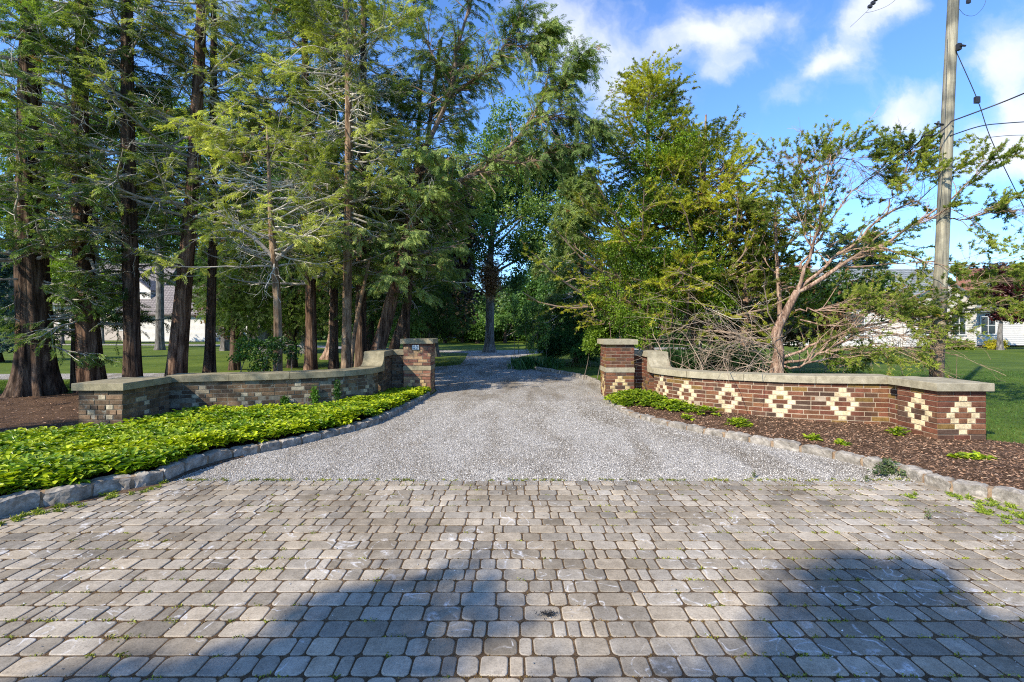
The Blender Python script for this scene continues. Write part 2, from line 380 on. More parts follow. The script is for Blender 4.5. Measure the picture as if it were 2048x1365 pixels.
def mk_shingle(name, c0, c1):
    m, nt, N, L, b = mat(name)
    bt = nd(N, 'ShaderNodeTexBrick'); bt.inputs['Scale'].default_value = 1; bt.inputs['Brick Width'].default_value = .35; bt.inputs['Row Height'].default_value = .2; bt.inputs['Mortar Size'].default_value = .018
    bt.inputs['Color1'].default_value = (*c0, 1); bt.inputs['Color2'].default_value = (*c1, 1); bt.inputs['Mortar'].default_value = (c0[0]*.35, c0[1]*.35, c0[2]*.35, 1)
    sp = nd(N, 'ShaderNodeSeparateXYZ'); L.new(obco(N), sp.inputs[0]); cb = nd(N, 'ShaderNodeCombineXYZ')
    a = nd(N, 'ShaderNodeMath', operation='ADD'); L.new(sp.outputs[1], a.inputs[0]); L.new(sp.outputs[0], a.inputs[1])
    L.new(a.outputs[0], cb.inputs[0]); L.new(sp.outputs[2], cb.inputs[1]); L.new(cb.outputs[0], bt.inputs['Vector'])
    n = noise(N, L, 20, 5, .6, obco(N)); r = ramp(N, [(.3, (.75,)*3), (.7, (1.2,)*3)]); L.new(n.outputs[0], r.inputs[0])
    L.new(mixc(N, L, 1.0, bt.outputs[0], r.outputs[0], 'MULTIPLY'), b.inputs['Base Color']); b.inputs['Roughness'].default_value = .9
    bump(N, L, bt.outputs[1], .4, .02, b).invert = True; return m
M['roof_brown'] = mk_shingle('brown_shingles', (.165, .145, .14), (.225, .20, .19))
M['roof_grey'] = mk_shingle('grey_shingles', (.16, .18, .18), (.24, .26, .26))
def mk_chim():
    m, nt, N, L, b = mat('chimney_brick')
    bt = nd(N, 'ShaderNodeTexBrick'); bt.inputs['Scale'].default_value = 1; bt.inputs['Brick Width'].default_value = .22; bt.inputs['Row Height'].default_value = .075; bt.inputs['Mortar Size'].default_value = .008
    bt.inputs['Color1'].default_value = (.33, .10, .06, 1); bt.inputs['Color2'].default_value = (.22, .075, .05, 1); bt.inputs['Mortar'].default_value = (.35, .28, .22, 1)
    sp = nd(N, 'ShaderNodeSeparateXYZ'); L.new(obco(N), sp.inputs[0]); cb = nd(N, 'ShaderNodeCombineXYZ')
    a = nd(N, 'ShaderNodeMath', operation='ADD'); L.new(sp.outputs[1], a.inputs[0]); L.new(sp.outputs[0], a.inputs[1])
    L.new(a.outputs[0], cb.inputs[0]); L.new(sp.outputs[2], cb.inputs[1]); L.new(cb.outputs[0], bt.inputs['Vector'])
    L.new(bt.outputs[0], b.inputs['Base Color']); b.inputs['Roughness'].default_value = .9; return m
M['chimney'] = mk_chim()
def mk_pole():
    m, nt, N, L, b = mat('pole_wood'); oc = obco(N)
    sv = scaled(N, L, oc, (14, 14, .5)); n1 = noise(N, L, 2, 8, .65, sv, .3); n2 = noise(N, L, 1.8, 4, .55, oc); n3 = noise(N, L, 6, 8, .7, sv)
    r = ramp(N, [(.3, (.11, .105, .09)), (.5, (.24, .225, .18)), (.7, (.38, .355, .28))]); L.new(n1.outputs[0], r.inputs[0])
    r2 = ramp(N, [(.4, (.5, .52, .5)), (.58, (1.2, 1.18, 1.06))]); L.new(n2.outputs[0], r2.inputs[0])
    c = mixc(N, L, 1.0, r.outputs[0], r2.outputs[0], 'MULTIPLY')
    # pinker bare wood near the foot and a char stain at the very foot
    sp = nd(N, 'ShaderNodeSeparateXYZ'); L.new(oc, sp.inputs[0])
    ad = nd(N, 'ShaderNodeMath', operation='MULTIPLY_ADD'); ad.inputs[1].default_value = .5; L.new(n1.outputs[0], ad.inputs[0]); L.new(sp.outputs[2], ad.inputs[2])
    m1 = nd(N, 'ShaderNodeMapRange'); m1.inputs[1].default_value = 2.1; m1.inputs[2].default_value = 1.4; L.new(ad.outputs[0], m1.inputs[0])
    c = mixc(N, L, m1.outputs[0], c, mixc(N, L, 1.0, c, (1.5, 1.12, .95), 'MULTIPLY'))
    m2 = nd(N, 'ShaderNodeMapRange'); m2.inputs[1].default_value = 1.2; m2.inputs[2].default_value = .85; L.new(ad.outputs[0], m2.inputs[0])
    c = mixc(N, L, m2.outputs[0], c, (.06, .035, .022))
    L.new(c, b.inputs['Base Color']); b.inputs['Roughness'].default_value = .9; bump(N, L, n3.outputs[0], .7, .02, b); return m
M['pole'] = mk_pole()

# ------------------------------------------------------------------ ground
kerbL = [(-5.3, 1.6), (-4.75, 2.3), (-4.3, 3.0)] + [tuple(G(*p)[:2]) for p in ((0,1039),(63,1022),(144,1009),(212,989),(271,980),(327,967),(381,943),(461,919),(560,899),(640,880),(700,865),(760,846),(820,816),(862,791))]
kerbR = [(5.4, 1.6), (4.9, 2.4), (4.5, 3.1)] + [tuple(G(*p)[:2]) for p in ((2048,1018),(1968,999),(1896,986),(1808,956),(1746,939),(1644,914),(1561,898),(1500,886),(1440,874),(1370,861),(1300,844),(1250,828),(1212,802))]
kerbR2 = [tuple(G(*p)[:2]) for p in ((1207,786),(1195,773),(1170,759),(1120,748),(1050,736),(1030,731))]
KL = resample(kerbL, 90); KR = resample(kerbR, 90); KR2 = resample(kerbR2, 60)

def poly_sheet(name, pts, z, m, **p):
    """flat polygon, fan-safe through ear clipping by bmesh"""
    import bmesh
    bm = bmesh.new(); vs = [bm.verts.new((x, y, z)) for x, y in pts]; f = bm.faces.new(vs)
    bmesh.ops.triangulate(bm, faces=[f]); bm.normal_update()
    for q in bm.faces:
        if q.normal.z < 0: q.normal_flip()
    me = bpy.data.meshes.new(name); bm.to_mesh(me); bm.free(); me.materials.append(m)
    o = bpy.data.objects.new(name, me); COL.objects.link(o)
    for k, v in p.items(): o[k] = v
    return o
mb = MB(); mb.add([(-900, -900, 0), (900, -900, 0), (900, 900, 0), (-900, 900, 0)], np.array([[0, 1, 2, 3]]))
mb.build('lawn', M['grass'], kind='structure')
def strip(name, A, B, z, m, K=120, **p):
    A = resample(A, K)[:, :2]; B = resample(B, K)[:, :2]; V = np.concatenate([np.c_[A, np.full(K, z)], np.c_[B, np.full(K, z)]]); i = np.arange(K-1)
    F = np.c_[i, i+1, i+1+K, i+K]
    if np.cross(B[0]-A[0], A[1]-A[0]) > 0: F = F[:, ::-1]
    mb = MB(); mb.add(V, F); o = mb.build(name, m, **p)
    me = o.data; me.update()
    if me.polygons[0].normal.z < 0: me.flip_normals()
    return o
cl = lambda P: [tuple(q) for q in P if q[1] > 4.9]
strip('gravel_driveway', [(-3.26, 4.56)]+cl(KL)[::6]+[(-1.78, 10.6), (-1.8, 11.2), (-2.1, 12.4), (-2.2, 14.5), (-2.0, 17), (-2.1, 19.5), (-2.2, 22), (-2.4, 25), (-2.6, 29)],
      [(3.95, 4.56)]+cl(KR)[::6]+[tuple(p) for p in KR2[::12]]+[(.06, 20.5), (.5, 24.2), (1.6, 27.2), (3.0, 30)], .004, M['gravel'], kind='structure')
strip('gravel_driveway', [(-1.9, 10.9), (-2.6, 12.0), (-4, 13.2), (-8, 13.7), (-13, 13.5), (-20, 13.35), (-30, 13.2)], [(-1.6, 19.6), (-2.3, 18.4), (-4.2, 16.8), (-8, 15.7), (-13, 15.2), (-20, 14.9), (-30, 14.6)], .008, M['gravel'], kind='structure')
strip('gravel_driveway', [(14, 32), (6, 30.5), (1.8, 27.8), (-.5, 27), (-2.5, 27.3), (-5, 28.3), (-9, 30), (-13, 33.2), (-20, 37.2), (-50, 40.5)], [(14, 35), (5, 33.6), (1, 31.5), (-1, 30.2), (-4, 30.2), (-9, 33), (-13, 36.5), (-20, 40), (-35, 41.6), (-50, 42.5)], .012, M['gravel'], kind='structure')

# paved apron
def pavers():
    base = MB(); base.add([(-7.2, -1.8, .0088), (7.2, -1.8, .0088), (7.2, 4.56, .0088), (-7.2, 4.56, .0088)], np.array([[0, 1, 2, 3]]))
    root = base.build('paved_apron', M['joint'], kind='structure')
    mb = MB(); Vs = []; Fs = []; Cs = []
    y = 4.555; n = 0; D = .1276; k = 0
    nc = 3
    while y > -1.6:
        x = -6.8 - rng.uniform(0, .2)
        while x < 6.8:
            w = rng.choice([.068, .10, .13, .163, .195], p=[.17, .15, .32, .12, .24])
            if k == 0: w = .12
            gx = .0036; cx = x+w/2; cy = y-D/2; hx = w/2-gx; hy = D/2-gx
            rr = min(.024, hx*.5)*rng.uniform(.75, 1.25)
            a = [np.linspace(q*np.pi/2, (q+1)*np.pi/2, nc+1) for q in range(4)]
            out = []
            for q, (sx, sy) in enumerate(((1, 1), (-1, 1), (-1, -1), (1, -1))):
                r2 = rr*rng.uniform(.6, 1.3)
                for t in a[q]: out.append((sx*(hx-r2)+r2*np.cos(t), sy*(hy-r2)+r2*np.sin(t)))
            out = np.array(out)+rng.normal(0, .0008, (len(out), 2)); m_ = len(out)
            ang = rng.normal(0, .008); ca, sa = np.cos(ang), np.sin(ang); out = out@np.array([[ca, sa], [-sa, ca]])
            zt = .013+rng.normal(0, .001); tx, ty = rng.normal(0, .007, 2)
            def ring(s, z):
                q = out*np.array([(hx-s)/hx, (hy-s)/hy]); return np.c_[q[:, 0]+cx, q[:, 1]+cy, z+q[:, 0]*tx+q[:, 1]*ty]
            V = np.vstack([ring(0, .001), ring(.0004, zt-.005), ring(.002, zt-.0018), ring(.006, zt)])
            i = np.arange(m_); j = (i+1) % m_
            F = np.vstack([np.c_[i+q*m_, j+q*m_, j+(q+1)*m_, i+(q+1)*m_] for q in range(3)])
            t = rng.uniform(.20, .33)*(1 if rng.random() > .08 else .8); wm = rng.uniform(-.02, .05)
            c = np.array([t*(1.11+wm), t, t*(.83-wm*1.2)])
            mb.add(V, [F, (np.arange(m_)+3*m_)[None]], c); x += w
        y -= D; k += 1
    # course of pavers along the kerb is covered by the same sheet
    o = mb.build('pavers', M['paver'], parent=root)
    return o
pavers()

mb = MB(); mb.add([(-60, -12, .004), (60, -12, .004), (60, -1.8, .004), (-60, -1.8, .004)], np.array([[0, 1, 2, 3]])); mb.build('road', M['asphalt'], kind='structure')
# kerbs: individual rough stones
def path_fn(P):
    P = np.asarray(P, float); d = np.r_[0, np.cumsum(np.linalg.norm(np.diff(P, axis=0), axis=1))]
    def f(s):
        s = np.asarray(s, float); sc = np.clip(s, 0, d[-1])
        q = np.stack([np.interp(sc, d, P[:, i]) for i in range(2)], -1)
        e = .03; a = np.clip(sc-e, 0, d[-1]); b = np.clip(sc+e, 0, d[-1])
        t = nrm(np.stack([np.interp(b, d, P[:, i])-np.interp(a, d, P[:, i]) for i in range(2)], -1))
        q = q + t*(s-sc)[..., None]
        return q, t
    return f, d[-1]
def rough_block(f, s0, s1, side, w, h, seed, amp=.012):
    """subdivided box following a path, side=+1 lies to the left of the travel direction"""
    nx, ny, nz = 10, 5, 5
    r = np.random.default_rng(seed); mb = MB()
    def P(u, v, t):
        s = s0+(s1-s0)*u; q, tt = f(s); n = np.stack([-tt[..., 1], tt[..., 0]], -1)*side
        q = q+n*(v*w)[..., None]; p = np.stack([q[..., 0], q[..., 1], t*h+0*u-.02*(1-t)], -1)
        c = np.abs(u-.5)*2; e = np.maximum(c**8*.014, 0)
        p[..., 2] -= e*(t > .9)
        p[..., 2] -= (np.abs(v-.5)*2)**4*.012*(t > .9)
        dn = np.stack([vnoise(p+seed*3.7, 14, k)-.5 for k in range(3)], -1)+.5*np.stack([vnoise(p+seed*3.7, 40, k+5)-.5 for k in range(3)], -1)
        return p+dn*amp*2
    def grid(a, b, fn):
        u, v = np.meshgrid(np.linspace(0, 1, a+1), np.linspace(0, 1, b+1), indexing='ij'); V = fn(u, v).reshape(-1, 3)
        i, j = np.meshgrid(np.arange(a), np.arange(b), indexing='ij'); k = i*(b+1)+j
        mb.add(V, np.stack([k, k+b+1, k+b+2, k+1], -1).reshape(-1, 4))
    o = np.ones; 
    grid(nx, ny, lambda u, v: P(u, v, o(u.shape)))
    grid(nx, nz, lambda u, v: P(u, 0*u, v)); grid(nx, nz, lambda u, v: P(u, 0*u+1, v))
    grid(ny, nz, lambda u, v: P(0*u, u, v)); grid(ny, nz, lambda u, v: P(0*u+1, u, v))
    return mb
def kerb(name, label, P, side, L0=.3, w=.13, hfun=lambda y: .1, amp=.010):
    root = thing(name, label, 'kerb', 'rough stone kerbs along the drive'); f, L = path_fn(P); s = 0; k = 0
    # mortar bed: narrow continuous strip slightly inside the stones
    ss = np.arange(0, L, .06); q, t = f(ss); n = np.stack([-t[:, 1], t[:, 0]], -1)*side
    h = np.array([hfun(v) for v in q[:, 1]])-.018; m_ = MB()
    A = q+n*.014; B = q+n*(w-.012); K = len(ss)
    V = np.concatenate([np.c_[A, 0*h-.01], np.c_[A, h], np.c_[B, h], np.c_[B, 0*h-.01]]); i = np.arange(K-1)
    m_.add(V, np.vstack([np.c_[i+a*K, i+1+a*K, i+1+(a+1)*K, i+(a+1)*K] for a in range(3)])); m_.build('mortar_bed', M['mortar_k'], root)
    while s < L-.08:
        l = min(L0*rng.uniform(.8, 1.2), L-s); q, _ = f(np.array([s+l/2]))
        h = hfun(q[0, 1])+rng.normal(0, .006)
        rough_block(f, s+.012, s+l-.018, side, w*rng.uniform(.92, 1.08), h, k+int(L*7), amp).build('kerb_stone', M['granite'], root)
        s += l; k += 1
    return root
M['mortar_k'] = mk_stone('kerb_mortar', (.16, .10, .06), (.27, .19, .12), (.38, .29, .2), 12, 0)
hL = lambda y: float(np.interp(y, [3.5, 4.8, 6, 11], [.155, .13, .10, .08]))
kerb('stone_kerb', 'shaded grey stone kerb edging the green ground cover beside the drive', KL, 1, hfun=hL)
kerb('stone_kerb', 'sunlit pale stone kerb edging the brown mulch bed', KR, -1, hfun=lambda y: hL(y)*.84)
kerb('stone_kerb', 'low grey block kerb edging the lawn beyond the right pillar', KR2, -1, L0=.22, w=.12, hfun=lambda y: .1, amp=.006)

_q = KL[22:58]; _w = .05+.13*vnoise(np.c_[_q, 0*_q[:, :1]], 2.5, 8)*np.linspace(1, .3, len(_q))
_t = nrm(np.gradient(_q, axis=0)); strip('soil_strip', _q+np.c_[-_t[:, 1], _t[:, 0]]*.02, _q-np.c_[-_t[:, 1], _t[:, 0]]*_w[:, None], .0155, M['soil'], K=80, kind='structure')
# ------------------------------------------------------------------ masonry
CO = .0705
def off(P, d):
    """offset 2D path to the left by d"""
    P = np.asarray(P, float); t = nrm(np.gradient(P, axis=0)); return P+np.c_[-t[:, 1], t[:, 0]]*d
def brick_face(mb, P, z0, ztop, centers, pal, cream, out=1, top_row=None, rows=None, start=0, d=.004, mort=.0105, seed=1):
    """bricks along 2D path P; out=+1 puts the face on the left of travel"""
    r = np.random.default_rng(seed); f, L = path_fn(P); nrow = int(round((ztop-z0)/CO)); h = (ztop-z0)/nrow
    B = .212
    pat = {1: [(-.053, .053)], 2: [(-.106, .106)], 3: [(-.159, -.053), (.053, .159)], 4: [(-.212, -.106), (.106, .212)], 5: [(-.159, -.053), (.053, .159)], 6: [(-.106, .106)], 7: [(-.053, .053)]}
    for k in range(nrow):          # k counts from the top
        z1 = ztop-k*h; zz = z1-h; kk = k-start
        iv = []
        for c in centers:
            for a, b in pat.get(kk, []): iv.append((c+a, c+b))
        iv = sorted([q for q in iv if q[0] > -.01 and q[1] < L+.01]); segs = []; cur = 0
        for a, b in iv: segs.append((cur, a, False)); segs.append((a, b, True)); cur = b
        segs.append((cur, L, False))
        for a, b, cr in segs:
            ln = b-a
            if ln < .012: continue
            if cr or ln < .14: cuts = [a, b]
            else:
                if len(iv) == 0 or ln > .55:
                    o = (k % 2)*B/2; first = a+(B/2 if (k % 2) else B); cuts = [a]
                    x = first
                    while x < b-.06: cuts.append(x); x += B
                    cuts.append(b)
                else:
                    n = max(1, int(round(ln/B))); cuts = list(np.linspace(a, b, n+1))
            for s0, s1 in zip(cuts[:-1], cuts[1:]):
                sA = np.array([s0+mort/2, s1-mort/2]); 
                if s0 <= 0.001: sA[0] = -.0
                if s1 >= L-.001: sA[1] = L
                q, t = f(sA); n = np.stack([-t[:, 1], t[:, 0]], -1)*out; dd = d+r.normal(0, .0012 if cream[0] > .5 else .003)
                c = np.array(cream)*r.uniform(.85, 1.1) if (cr and not (cream[0] < .5 and r.random() < .4)) else np.array(pal[r.integers(len(pal))])*r.uniform(.75, 1.25)
                o0 = q+n*dd; i0 = q-n*.02; za, zb = zz+mort/2, z1-mort/2; e = .003
                oi = q+n*(dd-e)
                V = [(*i0[0], za), (*i0[1], za), (*i0[1], zb), (*i0[0], zb), (*oi[0], za), (*oi[1], za), (*oi[1], zb), (*oi[0], zb)]
                tt = t*e*np.array([[1], [-1]]); o1 = o0+tt
                V += [(*o1[0], za+e), (*o1[1], za+e), (*o1[1], zb-e), (*o1[0], zb-e)]
                F = [[0,1,5,4],[1,2,6,5],[2,3,7,6],[3,0,4,7],[4,5,9,8],[5,6,10,9],[6,7,11,10],[7,4,8,11],[8,9,10,11]]
                mb.add(V, np.array(F), c)
def slab_path(mb, P, w0, w1, z0, z1, bev=.008):
    """closed loft along 2D path from offset w0 to w1 between heights (z arrays allowed)"""
    P = np.asarray(P, float); K = len(P); z0 = np.broadcast_to(z0, K); z1 = np.broadcast_to(z1, K)
    A = off(P, w0); B = off(P, w1); s = np.sign(w1-w0); A2 = off(P, w0+s*bev); B2 = off(P, w1-s*bev)
    rows = [np.c_[A, z0], np.c_[A, z1-bev], np.c_[A2, z1], np.c_[B2, z1], np.c_[B, z1-bev], np.c_[B, z0]]
    V = np.concatenate(rows); n = len(rows); i = np.arange(K-1); F = []
    for a in range(n): b = (a+1) % n; F.append(np.c_[i+a*K, i+1+a*K, i+1+b*K, i+b*K])
    ends = np.array([[a*K for a in range(n)], [a*K+K-1 for a in range(n)][::-1]])
    mb.add(V, [np.vstack(F), ends])
def bevbox(mb, x0, x1, y0, y1, z0, z1, b=.008, col=(.5,.5,.5)):
    V = []
    for z, e in ((z0, 0), (z1-b, 0), (z1, b)):
        V += [(x0+e, y0+e, z), (x1-e, y0+e, z), (x1-e, y1-e, z), (x0+e, y1-e, z)]
    F = [[3, 2, 1, 0]]+[[a+q*4, (a+1) % 4+q*4, (a+1) % 4+q*4+4, a+q*4+4] for q in range(2) for a in range(4)]+[[8, 9, 10, 11]]
    mb.add(V, np.array(F), col)
def rect_path(x0, x1, y0, y1): return [(x0, y0), (x1, y0), (x1, y1), (x0, y1)]

def gate_wall(sgn, name_label, P, zc, pil, pier, high, pals, mats, seed, diam):
    """sgn=+1 right wall. P: inner face path from pillar to pier; zc: coping top height along P"""
    bm, cm, mm = mats; pal, cream, palp, creamp, palr = pals
    root = thing('brick_gate_wall', name_label, 'brick wall', 'brick gate walls flanking the drive')
    T = .33; Pd = resample(P, 60); zt = np.interp(np.linspace(0, 1, 60), np.linspace(0, 1, len(zc)), zc); ct = .112
    out = -sgn  # which side of travel the road lies on
    wall = thing_part('curved_wall', root)
    core = MB(); slab_path(core, Pd, 0, sgn*T, -.05, zt-ct-.002, 0.0); core.build('wall_core', mm, wall)
    # bricks follow the coping: courses hang from it
    mb = MB()
    f, L = path_fn(Pd)
    zmin = .0; zt_m = float(zt.mean())-ct
    tmp = MB(); brick_face(tmp, Pd, zt_m-10*CO, zt_m, diam, pal, cream, out=out, start=0, seed=seed)
    V = np.concatenate(tmp.V); C = np.concatenate(tmp.C)
    # shear courses so their top follows the coping
    dd = np.array([np.argmin(((Pd-v[:2])**2).sum(1)) for v in V]); V[:, 2] += zt[dd]-ct-zt_m
    mb.V = [V]; mb.C = [C]; mb.F = tmp.F; mb.n = len(V)
    tmp = MB(); Pb = off(Pd, sgn*T); brick_face(tmp, Pb, zt_m-10*CO, zt_m, [], pal, cream, out=-out, seed=seed+5)
    V = np.concatenate(tmp.V); dd = np.array([np.argmin(((Pb-v[:2])**2).sum(1)) for v in V]); V[:, 2] += zt[dd]-ct-zt_m
    for q in tmp.F: mb.F.append(q+mb.n)
    mb.V.append(V); mb.C.append(np.concatenate(tmp.C)); mb.n += len(V)
    mb.build('brickwork', bm, wall)
    # coping slabs with joints
    nseg = 4; ed = np.linspace(0, L, nseg+1)
    for a, b in zip(ed[:-1], ed[1:]):
        s = np.linspace(a+.003, b-.003, 18); q, t = f(s); z = np.interp(s, np.linspace(0, L, 60), zt); c = MB()
        slab_path(c, q, -sgn*.045, sgn*(T+.045), z-ct, z, .006); c.build('coping_stone', cm, wall)
    # high return and swoop next to the pillar
    (hx0, hx1, hy0, hy1, zh) = high; Xi, Xo = (hx0, hx1)
    hs = thing_part('high_return', root)
    x0, x1 = min(Xi, Xo), max(Xi, Xo)
    c = MB(); box(c, x0+.006, x1-.006, hy0+.006, hy1-.006, -.05, zh-ct); 
    px0, px1, py0, py1 = pil; cx0, cx1 = (px1, Xi) if sgn > 0 else (Xi, px0)
    box(c, cx0, cx1-.0, hy1-.33, hy1-.01, -.05, zh-ct-.001); c.build('return_core', mm, hs)
    mb = MB()
    brick_face(mb, [(Xi, hy1-.33), (Xi, hy0)], .0, zh-ct, [], palr, cream, out=(-1 if sgn > 0 else 1), seed=seed+1)
    brick_face(mb, [(x0, hy0), (x1, hy0)], .0, zh-ct, [], palr, cream, out=-1, seed=seed+2)
    brick_face(mb, [(Xo, hy0), (Xo, hy1)], .0, zh-ct, [], palr, cream, out=(-1 if sgn > 0 else 1), seed=seed+3)
    brick_face(mb, [(cx0, hy1-.33), (cx1, hy1-.33)], .0, zh-ct, [], palr, cream, out=-1, seed=seed+4)
    brick_face(mb, [(cx0 if sgn > 0 else x0, hy1), (x1 if sgn > 0 else cx1, hy1)], .0, zh-ct, [], palr, cream, out=1, seed=seed+6)
    mb.build('brickwork', bm, hs)
    c = MB(); bevbox(c, x0-.045, x1+.045, hy0-.0, hy1+.03, zh-ct, zh, .01); bevbox(c, cx0+.002, cx1-.047 if sgn > 0 else cx1, hy1-.37, hy1+.03, zh-ct-.001, zh-.001, .01) if sgn > 0 else bevbox(c, cx0+.047, cx1-.002, hy1-.37, hy1+.03, zh-ct-.001, zh-.001, .01)
    c.build('coping_stone', cm, hs)
    # swoop stone: concave quarter from low coping up to the high coping
    zl = float(zt[0]); rr = zh-zl-.02; prof = [(0, zl-ct-.0), (0, zh-ct-.003)]
    prof = [(0.0, zl-ct), (0.0, zh-.004), (-.04, zh-.004)]
    for t in np.linspace(0, np.pi/2, 9): prof.append((-.04-rr*(1-np.cos(t)), zh-.02-rr*np.sin(t)))
    prof += [(-.04-rr-.05, zl), (-.04-rr-.05, zl-ct)]
    n = len(prof); V = [(x0-.043, hy0+p[0], p[1]) for p in prof]+[(x1+.043, hy0+p[0], p[1]) for p in prof]
    F = [[i, (i+1) % n, (i+1) % n+n, i+n] for i in range(n)]; c = MB(); c.add(V, [np.array(F), np.array([list(range(n))[::-1], list(range(n, 2*n))])])
    c.build('swoop_stone', cm, hs)
    # pillar
    p = thing_part('gate_pillar', root); x0, x1, y0, y1 = pil; zb = 1.135; band0, band1 = zb-7*CO-.105, zb-7*CO
    c = MB(); box(c, x0+.004, x1-.004, y0+.004, y1-.004, -.05, zb); c.build('pillar_core', mm, p)
    mb = MB()
    sides = [([(x0, y0), (x1, y0)], -1), ([(x1, y0), (x1, y1)], -1), ([(x1, y1), (x0, y1)], -1), ([(x0, y1), (x0, y0)], -1)]
    for i, (pp, o) in enumerate(sides):
        brick_face(mb, pp, band1, zb, [], palp, creamp, out=o, seed=seed+10+i)
        brick_face(mb, pp, band0-8*CO, band0, [.3], palp, creamp, out=o, seed=seed+20+i)
    mb.build('brickwork', M['brick_gold'] if sgn < 0 else bm, p)
    c = MB(); bevbox(c, x0-.008, x1+.008, y0-.008, y1+.008, band0+.004, band1-.004, .003); c.build('stone_band', cm, p)
    c = MB(); bevbox(c, x0-.065, x1+.065, y0-.065, y1+.065, zb, zb+.105, .005); c.build('pillar_cap', cm, p)
    # end pier
    p = thing_part('end_pier', root); x0, x1, y0, y1, zp = pier
    c = MB(); box(c, x0+.004, x1-.004, y0+.004, y1-.004, -.05, zp-.1)
    nx0, nx1 = (x0+.14, x1-.05) if sgn > 0 else (x0+.05, x1-.14)
    box(c, nx0, nx1, y1-.02, y1+.42, -.05, zp-.125); c.build('pier_core', mm, p)
    mb = MB()
    sides = [([(x0, y0), (x1, y0)], -1), ([(x1, y0), (x1, y1)], -1), ([(x1, y1), (x0, y1)], -1), ([(x0, y1), (x0, y0)], -1)]
    for i, (pp, o) in enumerate(sides):
        l = abs(pp[1][0]-pp[0][0])+abs(pp[1][1]-pp[0][1])
        brick_face(mb, pp, zp-.1-10*CO, zp-.1, [l/2+(.02 if i in (0, 3) else 0)], pal, cream, out=o, seed=seed+30+i)
    xx = nx0 if sgn > 0 else nx1
    brick_face(mb, [(xx, y1+.42), (xx, y1)] if sgn > 0 else [(xx, y1), (xx, y1+.42)], zp-.125-10*CO, zp-.125, [], pal, cream, out=-1, seed=seed+40)
    mb.build('brickwork', bm, p)
    c = MB(); bevbox(c, x0-.055, x1+.055, y0-.055, y1+.1, zp-.1, zp, .006); bevbox(c, nx0-.04, nx1+.04, y1+.102, y1+.42, zp-.125, zp-.022, .006); c.build('pier_cap', cm, p)
    return root
def thing_part(name, parent):
    o = bpy.data.objects.new(name, None); COL.objects.link(o); o.parent = parent; o.empty_display_size = .1; return o
red = [(.155, .06, .034), (.135, .052, .032), (.10, .052, .034), (.175, .08, .042), (.085, .052, .036), (.13, .065, .038), (.18, .11, .035), (.14, .058, .034)]
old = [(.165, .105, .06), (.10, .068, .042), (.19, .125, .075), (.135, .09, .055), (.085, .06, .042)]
gold = [(.30, .19, .11), (.19, .085, .055), (.24, .14, .09), (.34, .22, .12), (.15, .07, .05)]
PR = [(2.86, 9.46), (2.95, 9.1), (3.22, 8.5), (3.78, 7.87), (4.28, 7.46), (4.80, 7.18), (5.62, 6.95)]
PL = [(-2.73, 9.58), (-2.80, 9.25), (-3.05, 8.85), (-3.45, 8.55), (-4.25, 8.18), (-5.05, 7.97), (-5.72, 7.8)]
_, LR = path_fn(resample(PR, 60)); _, LL = path_fn(resample(PL, 60))
gate_wall(1, 'sunlit red brick gate wall with bright cream diamonds behind the mulch bed', PR, [.69, .70, .71, .73, .745, .765, .775],
          (2.0, 2.6, 10.0, 10.6), (5.43, 6.05, 6.0, 6.62, .79), (2.86, 3.2, 9.8, 10.55, .99),
          (red, (.66, .54, .33), red, (.56, .44, .22), red), (M['brick'], M['coping'], M['mortar']), 1, [.28, .95, 1.72, 2.5, 3.33])
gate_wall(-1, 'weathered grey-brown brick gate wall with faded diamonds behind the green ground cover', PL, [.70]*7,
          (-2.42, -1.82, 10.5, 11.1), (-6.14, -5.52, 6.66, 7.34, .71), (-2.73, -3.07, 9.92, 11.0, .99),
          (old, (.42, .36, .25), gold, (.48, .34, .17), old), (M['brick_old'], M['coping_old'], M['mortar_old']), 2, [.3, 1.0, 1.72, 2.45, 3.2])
# house number plate: two zeros
pl = thing('number_plate', 'small white enamel house number plate on the left brick pillar', 'sign')
mb = MB(); bevbox(mb, -2.225, -2.075, 10.468, 10.49, 1.0, 1.105, .004); mb.build('plate', M['plate'], pl)
for cx in (-2.180, -2.120):
    mb = MB(); a = np.linspace(0, 2*np.pi, 21); P = np.c_[cx+.019*np.cos(a), 0*a+10.464, 1.053+.033*np.sin(a)]
    tubes(mb, P, 0*a+.0065, 6); mb.build('digit', M['digit'], pl)
mb = MB()
P = np.array([(-2.218, 10.465, 1.006), (-2.082, 10.465, 1.006), (-2.082, 10.465, 1.099), (-2.218, 10.465, 1.099), (-2.218, 10.465, 1.006)])
for i in range(4): tubes(mb, P[i:i+2], [.0022, .0022], 4)
mb.build('border_line', M['digit'], pl)

# ------------------------------------------------------------------ beds
def bed_strip(name, A, B, za, zb, m, nv=14, amp=.02, **p):
    """surface lofted between two paths of equal length"""
    K = len(A); v = np.linspace(0, 1, nv); za = np.broadcast_to(za, K)[:, None]; zb = np.broadcast_to(zb, K)[:, None]
    XY = A[:, None]*(1-v)[None, :, None]+B[:, None]*v[None, :, None]; Z = za*(1-v)+zb*v
    V = np.dstack([XY, Z]); V[:, 1:-1, 2] += (vnoise(V[:, 1:-1], 3.0, 3)-.3)*amp
    i, j = np.meshgrid(np.arange(K-1), np.arange(nv-1), indexing='ij'); k = i*nv+j; F = np.stack([k, k+nv, k+nv+1, k+1], -1).reshape(-1, 4)
    n = np.cross(V[1, 0]-V[0, 0], V[0, 1]-V[0, 0])
    if n[2] < 0: F = F[:, ::-1]
    mb = MB(); mb.add(V.reshape(-1, 3), F); return mb.build(name, m, smooth=True, **p), V
KLi = off(KL, .1); KRi = off(KR, -.1)
